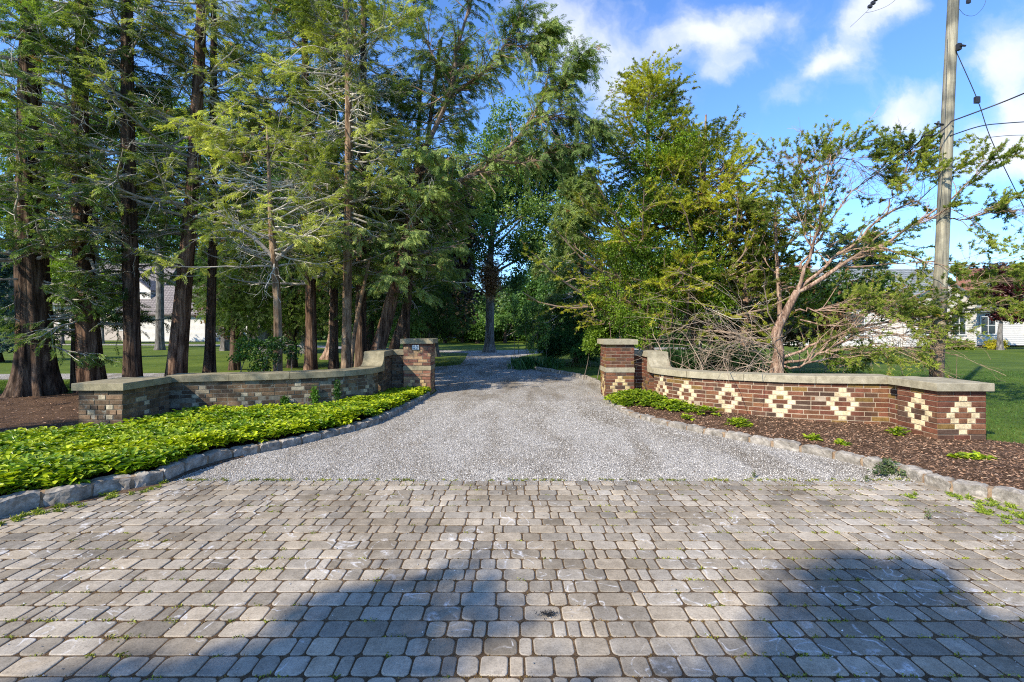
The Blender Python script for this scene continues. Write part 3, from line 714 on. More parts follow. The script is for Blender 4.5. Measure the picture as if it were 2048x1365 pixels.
# right bed: kerb -> wall foot -> pier -> out of frame
backR = resample([(8.5, 3.2), (8.3, 4.4), (7.4, 5.2), (6.3, 5.9), (5.9, 6.3), (5.6, 6.98), (5.0, 7.3), (4.3, 7.7), (3.5, 8.4), (3.05, 9.2), (3.0, 9.9), (2.65, 10.3), (2.1, 10.2)], 90)
hk = np.array([hL(y)*.84 for y in KR[:, 1]])-.015
_, VR = bed_strip('mulch_bed', KRi, backR, hk, .05, M['mulch'], kind='structure')
backL = resample([(-11, 2.5), (-9.5, 4.2), (-7.6, 5.6), (-6.6, 6.4), (-5.9, 6.9), (-5.65, 7.85), (-4.6, 8.2), (-3.8, 8.5), (-3.2, 8.9), (-2.9, 9.4), (-2.9, 10.3), (-2.5, 10.8), (-1.9, 10.8)], 90)
_, VL = bed_strip('planting_bed', KLi, backL, np.array([hL(y) for y in KL[:, 1]])-.03, 0.015, M['mulch'], kind='structure')
# mulch under the trees on the left
u = resample([(-22, 3), (-15, 5.2), (-9, 5.4), (-6.5, 6.3), (-5.9, 7.9), (-4.6, 8.2), (-3.4, 9.0), (-3.0, 10.6)], 60)
v = resample([(-24, 10.6), (-17, 11.2), (-12, 10.5), (-9.5, 10.7), (-8, 11.2), (-6, 12.3), (-4.5, 12.2), (-3.0, 11.8)], 60)
_, VT = bed_strip('mulch_ground', u, v, .012, .012, M['mulch'], kind='structure')

def chips(V, n, size=(.018, .05), name='mulch_chips', dens_pts=None, dark=1.0):
    K, J = V.shape[:2]; mb = MB()
    area = np.linalg.norm(np.cross(V[1:, :-1]-V[:-1, :-1], V[:-1, 1:]-V[:-1, :-1]), axis=-1); dist = 1/np.maximum(3, V[:-1, :-1, 1])
    w = (area*dist).ravel(); w /= w.sum(); c = rng.choice(len(w), n, p=w); i, j = c//(J-1), c % (J-1); a, b = rng.random((2, n, 1))
    P = V[i, j]*(1-a)*(1-b)+V[i+1, j]*a*(1-b)+V[i, j+1]*(1-a)*b+V[i+1, j+1]*a*b
    P[:, 2] += rng.uniform(.002, .012, n)
    th = rng.uniform(0, 2*np.pi, n); D = np.stack([np.cos(th), np.sin(th), rng.normal(0, .25, n)], -1); D = nrm(D)
    N_ = nrm(np.cross(D, rng.normal(0, .4, (n, 3))+np.array([0, 0, 1.]))); l = rng.uniform(*size, (n, 1)); wd = l*rng.uniform(.15, .4, (n, 1))
    Vv = np.stack([P-D*l/2-N_*wd*.3, P-D*l*.1-N_*wd/2, P+D*l/2, P-D*l*.1+N_*wd/2], 1).reshape(-1, 3)
    F = np.arange(4*n).reshape(n, 4); t = rng.random((n, 1)); c0 = np.array([.09, .05, .028]); c1 = np.array([.50, .29, .17]); C = (c0*(1-t**1.5)+c1*t**1.5)*dark
    g = rng.random(n) < .05; C[g] = np.array([.42, .30, .20])
    mb.add(Vv, F, np.repeat(C, 4, 0)); return mb.build(name, M['chip'], kind='stuff')
chips(VR, 42000); chips(VT, 16000, (.02, .06)); 

# ------------------------------------------------------------------ foliage kit
def tmpl_frond(seed=0, nlf=7, ang=.8, w=.045, curl=.22):
    r = np.random.default_rng(seed); V = []; F = []
    for i in range(nlf):
        x = .04+.9*i/nlf+r.normal(0, .015)
        for s in (-1, 1):
            l = (.42*(1-.6*x)+.06)*r.uniform(.6, 1.15); a = (ang+r.normal(0, .12))*s; d = np.array([math.cos(a), math.sin(a)]); n = np.array([-d[1], d[0]]); b = np.array([x, 0.]); zz = r.normal(0, .03)
            for p in (b, b+d*l*.5+n*w, b+d*l, b+d*l*.5-n*w): V.append((p[0], p[1], -curl*p[0]**2-.3*abs(p[1])**1.4+zz*(p is not b)))
            k = len(V)-4; F.append([k, k+1, k+2, k+3])
    for p in ((.8, 0), (.95, .045), (1.12, 0), (.95, -.045)): V.append((p[0], p[1], -curl*p[0]**2))
    k = len(V)-4; F.append([k, k+1, k+2, k+3]); return np.array(V), np.array(F)
def tmpl_tuft(n, seed, wid=.12, spread=.9, lmin=.5):
    r = np.random.default_rng(seed); V = []; F = []
    for i in range(n):
        d = nrm(np.array([1., 0, 0])+r.normal(0, spread*.55, 3)); l = r.uniform(lmin, 1.0); o = np.array([r.uniform(0, .35), 0, 0])
        s = nrm(np.cross(d, r.normal(size=3)))*wid
        for p in (o, o+d*l*.5+s, o+d*l, o+d*l*.5-s): V.append(p)
        k = len(V)-4; F.append([k, k+1, k+2, k+3])
    return np.array(V), np.array(F)
def tmpl_leaves(n, seed, size=.5, rad=.8, upb=.5):
    r = np.random.default_rng(seed); V = []; F = []
    for i in range(n):
        c = nrm(r.normal(size=3))*rad*r.random()**.5; up = nrm(r.normal(size=3)+np.array([0, 0, upb*3])); d = nrm(np.cross(up, r.normal(size=3))); s = np.cross(up, d)
        l = size*r.uniform(.7, 1.2); w = l*.36
        a, b, t, e = c, c+d*l*.45+s*w-up*w*.25, c+d*l, c+d*l*.45-s*w-up*w*.25
        V += [a, b, t, e]; k = len(V)-4; F += [[k, k+1, k+2], [k, k+2, k+3]]
    return np.array(V), np.array(F)
FROND = [tmpl_frond(0), tmpl_frond(1, 6, .65, .04, .35), tmpl_frond(2, 7, .95, .045, .1), tmpl_frond(3, 5, .7, .05, .5)]
TUFT = [tmpl_tuft(13, s, .065, .95, .45) for s in range(6)]
LEAF = [tmpl_leaves(7, s) for s in range(6)]
def place(mb, tmpls, P, D, size, col, up=None, tilt=.5):
    """put template copies at P with x axis D"""
    n = len(P); D = nrm(D); up0 = (np.array([0, 0, 1.])+rng.normal(0, tilt, (n, 3))) if up is None else up
    Yv = nrm(np.cross(up0, D)); Z = np.cross(D, Yv); size = np.broadcast_to(size, n); w = rng.integers(0, len(tmpls), n)
    for k, (tv, tf) in enumerate(tmpls):
        g = np.where(w == k)[0]
        if len(g) == 0: continue
        V = P[g, None]+size[g, None, None]*(tv[None, :, 0:1]*D[g, None]+tv[None, :, 1:2]*Yv[g, None]+tv[None, :, 2:3]*Z[g, None])
        F = (tf[None]+(np.arange(len(g))*len(tv))[:, None, None]).reshape(-1, tf.shape[1])
        cc = np.repeat(col[g], len(tv), 0)*rng.uniform(.85, 1.15, (len(g)*len(tv), 1)); mb.add(V.reshape(-1, 3), F, cc)
def pal2(P, c0, c1, s=.8, seed=0, rnd=.3, brown=0.0):
    t = np.clip(vnoise(P, s, seed)*(1-rnd)+rng.random(len(P))*rnd, 0, 1)[:, None]; t = np.clip((t-.25)*1.8, 0, 1)
    C = np.array(c0)*(1-t)+np.array(c1)*t
    if brown: g = rng.random(len(P)) < brown; C[g] = np.array([.22, .11, .04])*rng.uniform(.6, 1.3, (g.sum(), 1))
    return C
def spawn(P, R, n, s0, s1, L0, L1, ang=(.5, 1.1), planar=.75, grav=0., K=5, wob=.15, rf=.55, keep=1.0, rmin=.003):
    N, K0 = P.shape[:2]; ix = np.repeat(np.arange(N), n)
    if keep < 1: ix = ix[rng.random(len(ix)) < keep]
    m = len(ix); s = rng.uniform(s0, s1, m)**.85; x = s*(K0-1); i = np.minimum(x.astype(int), K0-2); f = (x-i)[:, None]
    p = P[ix, i]*(1-f)+P[ix, i+1]*f; t = nrm(P[ix, i+1]-P[ix, i]); r = R[ix, i]*(1-f[:, 0])+R[ix, i+1]*f[:, 0]
    h = nrm(np.cross(t, np.array([0, 0, 1.]))+1e-6); sg = rng.choice([-1, 1], m)[:, None]; a = rng.uniform(*ang, m)[:, None]
    d = nrm(t*np.cos(a)+nrm(h*sg*planar+rng.normal(0, 1, (m, 3))*(1-planar))*np.sin(a))
    ln = rng.uniform(L0, L1, m)*(1-.45*s); st = (ln/(K-1))[:, None]; Q = [p]; dd = d
    for k in range(K-1):
        dd = nrm(dd+rng.normal(0, wob, (m, 3))+np.array([0, 0, -grav])); Q.append(Q[-1]+dd*st)
    Q = np.stack(Q, 1); r0 = np.maximum(np.minimum(r*rf, ln*.02+.004), rmin); RR = r0[:, None]*np.linspace(1, .35, K)[None]
    return Q, np.maximum(RR, rmin*.7), s
def along(P, n, s0=.2, s1=1.0, keep=1.0):
    N, K = P.shape[:2]; ix = np.repeat(np.arange(N), n)
    if keep < 1: ix = ix[rng.random(len(ix)) < keep]
    s = rng.uniform(s0, s1, len(ix)); x = s*(K-1); i = np.minimum(x.astype(int), K-2); f = (x-i)[:, None]
    return P[ix, i]*(1-f)+P[ix, i+1]*f, nrm(P[ix, i+1]-P[ix, i]), ix
def trunk_mesh(pts, name, m, parent, sides=22, K=40, flare=1.5, flute=.08, seed=0, lobes=7, zf=.5, fd=2.):
    """pts rows: x,y,z,r"""
    q = resample(pts, K); z = q[:, 2]-q[0, 2]; r = q[:, 3]; a = np.linspace(0, 2*np.pi, sides, endpoint=False); rg = np.random.default_rng(seed)
    T = nrm(np.gradient(q[:, :3], axis=0)); n1 = nrm(np.cross(T, np.array([0, 1., 0]))); n2 = np.cross(T, n1)
    e = np.exp(-np.maximum(z, 0)/zf)[:, None]; ph = rg.uniform(0, 6.3, 4)
    lobe = .5+.5*np.sin(lobes*a[None]+ph[0]+.6*np.sin(z[:, None]*1.2)+.5*np.sin(2*a[None]))
    fl = 1+(flare-1)*e*(.35+1.3*lobe)+flute*(np.sin(lobes*a[None]+ph[0]+.5*z[:, None])+.5*np.sin((lobes*2+1)*a[None]+ph[1]+z[:, None]*.7))
    R = r[:, None]*fl; V = q[:, None, :3]+R[..., None]*(np.cos(a)[None, :, None]*n1[:, None]+np.sin(a)[None, :, None]*n2[:, None])
    i, j = np.meshgrid(np.arange(K-1), np.arange(sides), indexing='ij'); j2 = (j+1) % sides
    F = np.stack([i*sides+j, i*sides+j2, (i+1)*sides+j2, (i+1)*sides+j], -1).reshape(-1, 4)[:, ::-1]
    mb = MB(); mb.add(V.reshape(-1, 3), F); return mb.build(name, m, parent, smooth=True), q

GREY = np.array([.50, .46, .39]); TAN = np.array([.30, .22, .15])
def cedar(label, trunk, mt, zl, zh, nl, Llen, c0, c1, seed, dead=0, deadz=None, dens=1.0, az=None, flare=1.5, flute=.07, droop=.05, size=.17, group='cedar trees on the left', twc=None, tw=8, spr=6, extra=None, name='cedar_tree', kind='tree', sides=22, brown=.01, tmpl=None, rise=.25, lobes=7, hang=0., taper=.55, extw=0, low=None):
    """conifer of limbs and flat sprays. trunk rows: x,y,z,r"""
    global rng
    rng = np.random.default_rng(seed); root = thing(name, label, kind, group)
    _, q = trunk_mesh(trunk, 'trunk', mt, root, flare=flare, flute=flute, seed=seed, sides=sides, lobes=lobes)
    zz = rng.uniform(zl, zh, nl); pos = np.stack([np.interp(zz, q[:, 2], q[:, i]) for i in range(3)], -1); rt = np.interp(zz, q[:, 2], q[:, 3])
    if low: zz = np.concatenate([zz, rng.uniform(low[1], low[2], low[0])]); nl = len(zz)
    pos = np.stack([np.interp(zz, q[:, 2], q[:, i]) for i in range(3)], -1); rt = np.interp(zz, q[:, 2], q[:, 3])
    th = rng.uniform(0, 2*np.pi, nl) if az is None else rng.uniform(az[0], az[1], nl)
    d = np.stack([np.cos(th), np.sin(th), rng.uniform(-.1, rise, nl)+.0*th], -1); d = nrm(d)
    Ln = Llen*(1-taper*np.clip((zz-zl)/(max(zh, 9 if taper < .7 else 0)-zl+1e-6), 0, 1))*rng.uniform(.6, 1.15, nl)
    if low: Ln[-low[0]:] = rng.uniform(.8, 1.7, low[0]); d[-low[0]:, 2] = rng.uniform(-.3, .1, low[0])
    K = 8; Q = [pos]; dd = d
    for k in range(K-1): dd = nrm(dd+rng.normal(0, .13, (nl, 3))+np.array([0, 0, -droop+.03*k])); Q.append(Q[-1]+dd*(Ln/(K-1))[:, None])
    LP = np.stack(Q, 1); LR = np.maximum(np.minimum(rt*.35, .012+Ln*.012)[:, None]*np.linspace(1, .25, K)[None], .005)
    if extra is not None:
        E = np.stack([resample(e[:, :3], K) for e in extra]); ER = np.stack([resample(e[:, 3:4], K)[:, 0] for e in extra])
        LP = np.concatenate([LP, E]); LR = np.concatenate([LR, ER])
    tc = GREY*.75 if twc is None else np.array(twc)
    br = MB(); tubes(br, LP, LR, 6, np.tile(tc, (len(LP), 1))*rng.uniform(.7, 1.2, (len(LP), 1)))
    TP, TR, ts = spawn(LP, LR, tw, .15, 1., .45*Llen*.45, .9*Llen*.45, grav=.04+hang, K=5, wob=.2)
    if extw:
        T2_, R2_, _ = spawn(E, ER, extw, .12, 1., .5, 1.3, ang=(.4, 1.3), planar=.35, grav=.05+hang, K=5, wob=.2); TP = np.concatenate([TP, T2_]); TR = np.concatenate([TR, R2_])
    tubes(br, TP, TR, 4, np.tile(tc, (len(TP), 1))*rng.uniform(.8, 1.5, (len(TP), 1)))
    if dead:
        zd = rng.uniform(*deadz, dead); pos = np.stack([np.interp(zd, q[:, 2], q[:, i]) for i in range(3)], -1); th = rng.uniform(0, 2*np.pi, dead)
        d = nrm(np.stack([np.cos(th), np.sin(th), rng.uniform(-.25, .35, dead)], -1)); Ln = rng.uniform(.4, 1., dead)*Llen*.75; Q = [pos]; dd = d
        for k in range(7): dd = nrm(dd+rng.normal(0, .2, (dead, 3))); Q.append(Q[-1]+dd*(Ln/7)[:, None])
        DP = np.stack(Q, 1); DR = np.linspace(.014, .004, 8)[None]*np.ones((dead, 1)); tubes(br, DP, DR, 5, GREY*rng.uniform(.8, 1.4, (dead, 1)))
        P2, R2, _ = spawn(DP, DR, 6, .15, 1., .3, .9, K=6, wob=.28, planar=.5, rmin=.003); tubes(br, P2, R2, 3, GREY*rng.uniform(.8, 1.4, (len(P2), 1)))
        P3, R3, _ = spawn(P2, R2, 2, .2, 1., .15, .45, K=4, wob=.3, planar=.4, rmin=.0025); tubes(br, P3, R3, 3, GREY*rng.uniform(.8, 1.4, (len(P3), 1)))
    br.build('branches', M['twig'], root)
    cr = MB(); A, T, ix = along(TP, spr, .2, 1.02, dens)
    B, T2, _ = along(LP, max(2, spr//2+2), .5, 1.03, dens)
    A = np.concatenate([A, B]); T = np.concatenate([T, T2]); sw = rng.choice([-1, 1], len(A))[:, None]*rng.uniform(.2, .9, (len(A), 1))
    D = nrm(T+nrm(np.cross(T, np.array([0, 0, 1.]))+1e-6)*sw+np.array([0, 0, -.12-hang*5])+rng.normal(0, .15, A.shape))
    place(cr, tmpl or FROND, A, D, rng.uniform(.4, 1.3, len(A))*size, pal2(A, c0, c1, .9, seed, brown=brown), tilt=.45)
    cr.build('foliage', M['leaf'], root); return root

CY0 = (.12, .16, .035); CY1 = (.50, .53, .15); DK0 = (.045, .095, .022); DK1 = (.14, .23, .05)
def tk(pts, Y, zt=10.6, rt=.08):
    """trunk rows from (px,py,halfwidth_px) at depth Y, prolonged to height zt"""
    o = []
    for p in pts:
        yy = p[3] if len(p) > 3 else Y; w = W(p[0], p[1], yy); o.append((*w, p[2]*yy/FP*math.cos(math.atan((p[0]-1024)/FP))*.78))
    o = np.array(o); 
    if o[0, 2] > .05: d = (o[1]-o[0])/(o[1, 2]-o[0, 2]); b = o[0]-d*o[0, 2]; b[2] = -.05; b[3] = o[0, 3]*1.08; o = np.vstack([b, o])
    else: o[0, 2] = -.05
    if o[-1, 2] < zt: d = (o[-1]-o[-2])/(o[-1, 2]-o[-2, 2]); e = o[-1]+d*(zt-o[-1, 2]); e[3] = min(o[-1, 3]*.6, rt); o = np.vstack([o, e])
    return o

# ------------------------------------------------------------------ cedars on the left
GL = 'tall cedars behind the left wall'
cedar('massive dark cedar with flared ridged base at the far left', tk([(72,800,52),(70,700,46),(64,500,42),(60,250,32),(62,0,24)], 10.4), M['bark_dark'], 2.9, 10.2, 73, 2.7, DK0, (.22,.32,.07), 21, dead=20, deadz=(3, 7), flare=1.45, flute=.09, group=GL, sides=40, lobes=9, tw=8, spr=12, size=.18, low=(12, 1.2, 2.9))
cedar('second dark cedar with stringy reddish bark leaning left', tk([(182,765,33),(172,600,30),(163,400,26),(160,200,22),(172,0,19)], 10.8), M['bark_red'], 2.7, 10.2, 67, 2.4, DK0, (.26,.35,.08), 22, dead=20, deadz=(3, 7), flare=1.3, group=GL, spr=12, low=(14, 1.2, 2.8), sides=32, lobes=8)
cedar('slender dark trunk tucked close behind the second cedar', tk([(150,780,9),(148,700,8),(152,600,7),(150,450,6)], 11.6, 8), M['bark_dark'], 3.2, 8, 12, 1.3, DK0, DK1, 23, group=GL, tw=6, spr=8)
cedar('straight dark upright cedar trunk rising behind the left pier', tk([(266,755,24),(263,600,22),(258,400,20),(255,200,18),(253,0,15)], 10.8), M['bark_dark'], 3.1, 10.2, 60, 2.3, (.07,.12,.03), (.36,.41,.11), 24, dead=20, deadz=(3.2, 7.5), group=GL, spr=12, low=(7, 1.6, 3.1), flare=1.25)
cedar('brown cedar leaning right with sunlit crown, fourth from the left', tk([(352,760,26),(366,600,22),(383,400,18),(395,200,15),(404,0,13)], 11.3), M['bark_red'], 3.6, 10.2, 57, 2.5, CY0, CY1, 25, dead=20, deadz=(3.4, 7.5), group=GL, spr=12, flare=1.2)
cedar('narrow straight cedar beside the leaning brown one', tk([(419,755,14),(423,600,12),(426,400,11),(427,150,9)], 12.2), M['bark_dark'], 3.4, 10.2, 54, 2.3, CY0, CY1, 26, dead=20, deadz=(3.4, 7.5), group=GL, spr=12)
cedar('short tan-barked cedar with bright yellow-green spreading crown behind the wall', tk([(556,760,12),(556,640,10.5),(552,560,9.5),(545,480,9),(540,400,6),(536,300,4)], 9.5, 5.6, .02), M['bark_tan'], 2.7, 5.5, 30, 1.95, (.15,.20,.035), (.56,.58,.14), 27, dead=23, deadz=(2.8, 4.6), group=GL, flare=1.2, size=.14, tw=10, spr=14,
      extra=[np.array([(*W(550,520,9.5), .05), (*W(500,470,9.4), .035), (*W(450,460,9.2), .02), (*W(410,470,9.0), .01)]), np.array([(*W(552,520,9.5), .05), (*W(600,480,9.4), .03), (*W(650,440,9.1), .015)])])
cedar('dark reddish cedar trunk under deep green boughs, left of the tan pair', tk([(622,760,15),(622,650,14),(620,500,12),(615,300,10)], 12), M['bark_red'], 2.5, 10.2, 67, 2.5, DK0, (.28,.36,.09), 28, dead=20, deadz=(2.6, 6), group=GL, spr=12)
cedar('thin dark cedar close behind the tall tan trunk', tk([(667,750,11),(668,600,10),(668,400,9)], 13.2), M['bark_dark'], 2.6, 10.5, 67, 2.6, DK0, (.17,.25,.05), 29, group=GL, spr=12)
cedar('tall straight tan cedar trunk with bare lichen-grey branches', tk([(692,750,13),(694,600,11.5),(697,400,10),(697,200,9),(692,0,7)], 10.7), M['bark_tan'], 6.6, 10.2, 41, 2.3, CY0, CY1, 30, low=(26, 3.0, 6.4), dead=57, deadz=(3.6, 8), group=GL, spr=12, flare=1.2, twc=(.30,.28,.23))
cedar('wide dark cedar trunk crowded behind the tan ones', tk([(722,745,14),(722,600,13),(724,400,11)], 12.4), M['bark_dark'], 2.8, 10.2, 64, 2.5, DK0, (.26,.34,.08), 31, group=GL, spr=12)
Yl = 11.5
cedar('leaning cedar whose long limbs hang over the drive', tk([(742,745,19),(762,680,17),(783,600,16),(806,510,14),(822,430,12),(838,340,10),(850,290,9)], Yl, 5.6, .08), M['bark_red'], 3.4, 5.6, 16, 2.0, (.08,.14,.04), (.36,.44,.13), 32, low=(18, 2.8, 4.8), dead=17, deadz=(3.4, 5.4), group=GL, hang=.07, tw=14, spr=15, size=.17, extw=80, twc=(.20,.14,.10),
      extra=[np.array([(*W(818,455,Yl), 0.082), (*W(870,395,Yl), 0.068), (*W(940,352,Yl-.2), 0.054), (*W(995,322,Yl-.4), 0.048), (*W(1045,262,Yl-.4), 0.031), (*W(1085,205,Yl-.4), 0.020), (*W(1100,120,Yl-.4), 0.010)]),
             np.array([(*W(995,322,Yl-.4), 0.041), (*W(1060,326,Yl-.4), 0.027), (*W(1110,298,Yl-.4), 0.020), (*W(1175,290,Yl-.4), 0.008)]),
             np.array([(*W(845,310,Yl), 0.068), (*W(880,235,Yl), 0.054), (*W(905,175,Yl), 0.048), (*W(915,90,Yl), 0.037), (*W(950,-20,Yl), 0.027), (*W(970,-120,Yl), 0.014)]),
             np.array([(*W(900,190,Yl), 0.041), (*W(960,150,Yl-.2), 0.031), (*W(1010,90,Yl-.4), 0.020), (*W(1050,10,Yl-.5), 0.014)]),
             np.array([(*W(1045,262,Yl-.4), 0.027), (*W(1100,235,Yl-.6), 0.017), (*W(1150,230,Yl-.7), 0.010), (*W(1200,250,Yl-.8), 0.005)]),
             np.array([(*W(1085,205,Yl-.4), 0.020), (*W(1130,160,Yl-.5), 0.012), (*W(1165,120,Yl-.6), 0.005)]),
             np.array([(*W(905,175,Yl), 0.034), (*W(860,100,Yl), 0.024), (*W(830,20,Yl+.3), 0.014), (*W(820,-60,Yl), 0.007)]),
             np.array([(*W(1010,90,Yl-.4), 0.020), (*W(1060,90,Yl-.4), 0.012), (*W(1100,60,Yl-.4), 0.005)])])
cedar('second leaning cedar just right of the first, forking low', tk([(778,735,13),(790,690,12),(812,620,11),(818,560,9),(826,500,7)], 12.6, 9.2), M['bark_dark'], 2.3, 9.0, 70, 2.3, (.07,.12,.03), (.28,.36,.08), 33, group=GL, spr=12, hang=.03)
cedar('slim cedar nearest the left brick pillar', tk([(812,740,9),(813,680,8),(816,600,7),(822,500,6)], 13.6, 9), M['bark_dark'], 2.2, 9, 38, 2.4, DK0, (.17,.25,.05), 34, group=GL, spr=12)
cedar('bare leaning pole-like stem between the tan cedar and the wall', tk([(700,745,5),(710,660,5),(726,580,4.5),(735,540,3.5)], 11.2, 3.2, .015), M['bark_tan'], 2.6, 3.1, 3, .6, DK0, DK1, 35, group=GL, tw=3, spr=3)
cedar('distant flared cedar trunk lit pink between the dark ones', tk([(656,717,10),(662,680,8),(664,600,7),(664,450,6)], 22, 14), M['bark_pink'], 4.2, 14, 44, 3.2, DK0, (.06,.13,.03), 36, flare=1.9, size=.4, group=GL, spr=12)
# off to the left and behind the viewpoint: the trees whose shade falls into the picture
cedar('tall cedar standing left of the wall, its shade dappling the pier', np.array([(-11.8,2.3,-.05,.3),(-11.8,2.3,4,.26),(-11.7,2.4,8,.18),(-11.6,2.4,11.6,.05)]), M['bark_dark'], 3.0, 11.4, 38, 1.9, DK0, CY1, 37, group='cedars beside the road', size=.3, tw=6, spr=3, dens=.7)
cedar('broad cedar left of the wall with high dense crown', np.array([(-16.5,6,-.05,.35),(-16.5,6,5,.28),(-16.5,6.1,8,.15),(-16.5,6.1,9.5,.05)]), M['bark_dark'], 3.0, 9.3, 36, 2.4, DK0, CY1, 38, group='cedars beside the road', size=.32, tw=8, spr=5)

def leafy(name, label, cat, trunk, mt, puffs, n, c0, c1, size, seed, group=None, tmpl=None, gap=.36, mat_='leafb', flare=1.3, twc=(.16,.13,.10), rnd=.3, upb=0, brown=0, nt=7, kind=None, stemr=.06):
    global rng
    rng = np.random.default_rng(seed); root = thing(name, label, cat, group); pf = np.array(puffs, float)
    br = MB()
    if trunk is not None:
        _, q = trunk_mesh(trunk, 'trunk', mt, root, flare=flare, seed=seed, flute=.05, zf=.35)
    else:
        c = pf[:, :3].mean(0); q = np.array([(c[0], c[1], .0, .03), (c[0], c[1], .05, .03)])
    for p in pf:
        rr = p[3:6]; zt = min(max(q[0, 2]+.2 if trunk is not None else 0, p[2]-rr[2]*1.4), q[-1, 2]); k = np.argmin(abs(q[:, 2]-zt)); a = q[k, :3]
        if trunk is None: a = np.array([p[0]+rng.normal(0, .1), p[1]+rng.normal(0, .1), -.02])
        mid = (a+p[:3])/2+rng.normal(0, .12, 3)*np.linalg.norm(p[:3]-a)*.3; P = resample(np.array([a, mid, p[:3]]), 7); r0 = min(q[k, 3]*.6, .02+.02*np.linalg.norm(p[:3]-a)) if trunk is not None else .012
        tubes(br, P, np.linspace(r0, r0*.35, 7), 5, np.array(twc))
        d = nrm(rng.normal(size=(nt, 3))+np.array([0, 0, .2])); e = p[:3]+d*rr*.9; t = np.linspace(0, 1, 5)[None, :, None]
        Q = p[:3]*(1-t)+e[:, None]*t+rng.normal(0, .04, (nt, 5, 3))*rr.mean()*(t > 0); tubes(br, Q, np.linspace(r0*.35, .004, 5)[None]*np.ones((nt, 1)), 4, np.array(twc))
    br.build('branches', M['twig'], root)
    w = (pf[:, 3]*pf[:, 4]*pf[:, 5])**(.62); w /= w.sum(); ix = rng.choice(len(pf), n, p=w); d = nrm(rng.normal(size=(n, 3))); u = rng.random((n, 1))**.42
    rad = 1+.28*(vnoise(d*1.0+pf[ix, :3], 2.2, seed)[:, None]-.5)*2
    P = pf[ix, :3]+d*u*pf[ix, 3:6]*rad; g = vnoise(P, 1.6/max(size, .12)*.22, seed+3) > gap; P = P[g]; d = d[g]; P[:, 2] = np.maximum(P[:, 2], .03)
    D = nrm(d+rng.normal(0, .7, d.shape)+np.array([0, 0, -.2+upb])); cr = MB()
    place(cr, tmpl or LEAF, P, D, size*rng.uniform(.7, 1.3, len(P)), pal2(P, c0, c1, .8/max(size, .15)*.25, seed, rnd, brown)); cr.build('foliage', M[mat_], root); return root
def pf(px, py, Y, r, ry=None, rz=None):
    """a crown lobe centred on a direction at depth Y; radii in metres"""
    w = W(px, py, Y); return (*w, r, ry or r, rz or r)

# trees behind the viewpoint that shade the pavers
leafy('round_tree', 'round dense tree behind the viewpoint shading the pavers on the left', 'tree', np.array([(-9.2,-5.4,-.05,.2),(-9.2,-5.4,4,.16),(-9.15,-5.4,6.5,.06)]), M['bark_grey'],
      [(-9.1,-5.5,6.6,.8,.8,1.1),(-8.9,-5.65,8.0,.5,.5,.7),(-9.75,-4.9,5.9,.75,.75,.8),(-8.8,-5.8,5.2,.5,.5,.8),(-10.4,-4.3,6.0,.6,.6,.6)], 3800, (.03,.07,.015), (.09,.17,.03), .2, 51, 'roadside trees', gap=.48)
leafy('round_tree', 'round dense tree behind the viewpoint shading the pavers on the right', 'tree', np.array([(-7.2,-6.3,-.05,.2),(-7.2,-6.3,4,.16),(-7.2,-6.3,7.5,.06)]), M['bark_grey'],
      [(-7.2,-6.3,7.0,.9,.9,1.4),(-7.1,-6.3,8.7,.6,.6,.9),(-7.6,-5.9,6.3,.6,.6,.9),(-6.6,-6.8,7.0,.9,.9,1.3)], 4600, (.03,.07,.015), (.09,.17,.03), .2, 52, 'roadside trees', gap=.45)

for i, (px, Y, z0, z1, r, lab) in enumerate([(20,30,8.0,17,3.0,'tall high-crowned tree behind the massive far-left cedar'),(190,32,8.2,17,2.9,'tall high-crowned tree between the second and third cedars'),(320,31,7.8,16,2.9,'tall high-crowned tree behind the leaning brown cedar'),(450,30,6.8,15,2.8,'tall high-crowned tree behind the narrow straight cedar'),(610,27,5.4,10.8,2.4,'tall high-crowned tree behind the reddish cedar')]):
    x = (px-1024)*Y/FP; rg = np.random.default_rng(i+900); pu = [(x+rg.normal(0, r*.5), Y+rg.normal(0, r*.4), z0+(z1-z0)*(k+.5)/9, r*rg.uniform(.6, .85), r*.7, r*.6) for k in range(9)]
    leafy('shade_tree', lab, 'tree', np.array([(x,Y,-.05,.24),(x,Y,z0,.18),(x,Y,z1-1,.05)]), M['bark_grey'], pu, 3600, (.05,.11,.02), (.24,.36,.05), .36, 900+i, 'high-crowned trees behind the cedars', gap=.36, nt=5)
# dense evergreens standing in the gap between cedars and beeches
for i, (px, Y, h, r, lab) in enumerate([(470,16.5,5.2,1.5,'dense dark evergreen behind the short tan cedar'),(585,17.5,6.5,1.8,'dense dark evergreen behind the reddish trunk'),(740,17,6.0,1.7,'dense dark evergreen behind the leaning cedars'),(850,19,5.6,1.5,'dark evergreen standing just beyond the left pillar')]):
    x = (px-1024)*Y/FP; pu = [(x+math.cos(k*2.4)*r*.35*(1-k/9), Y+math.sin(k*2.4)*r*.35, 1.9+(h-1.9)*k/7, r*(1.05-k/9), r*(1.0-k/9), .75) for k in range(8)]
    leafy('evergreen_tree', lab, 'tree', np.array([(x,Y,-.05,.16),(x,Y,2.5,.12),(x,Y,h-.3,.04)]), M['bark_dark'], pu, 5200, (.03,.065,.016), (.17,.25,.05), .2, 600+i, 'dense evergreens behind the cedars', gap=.22, tmpl=FROND, mat_='leaf', nt=5)
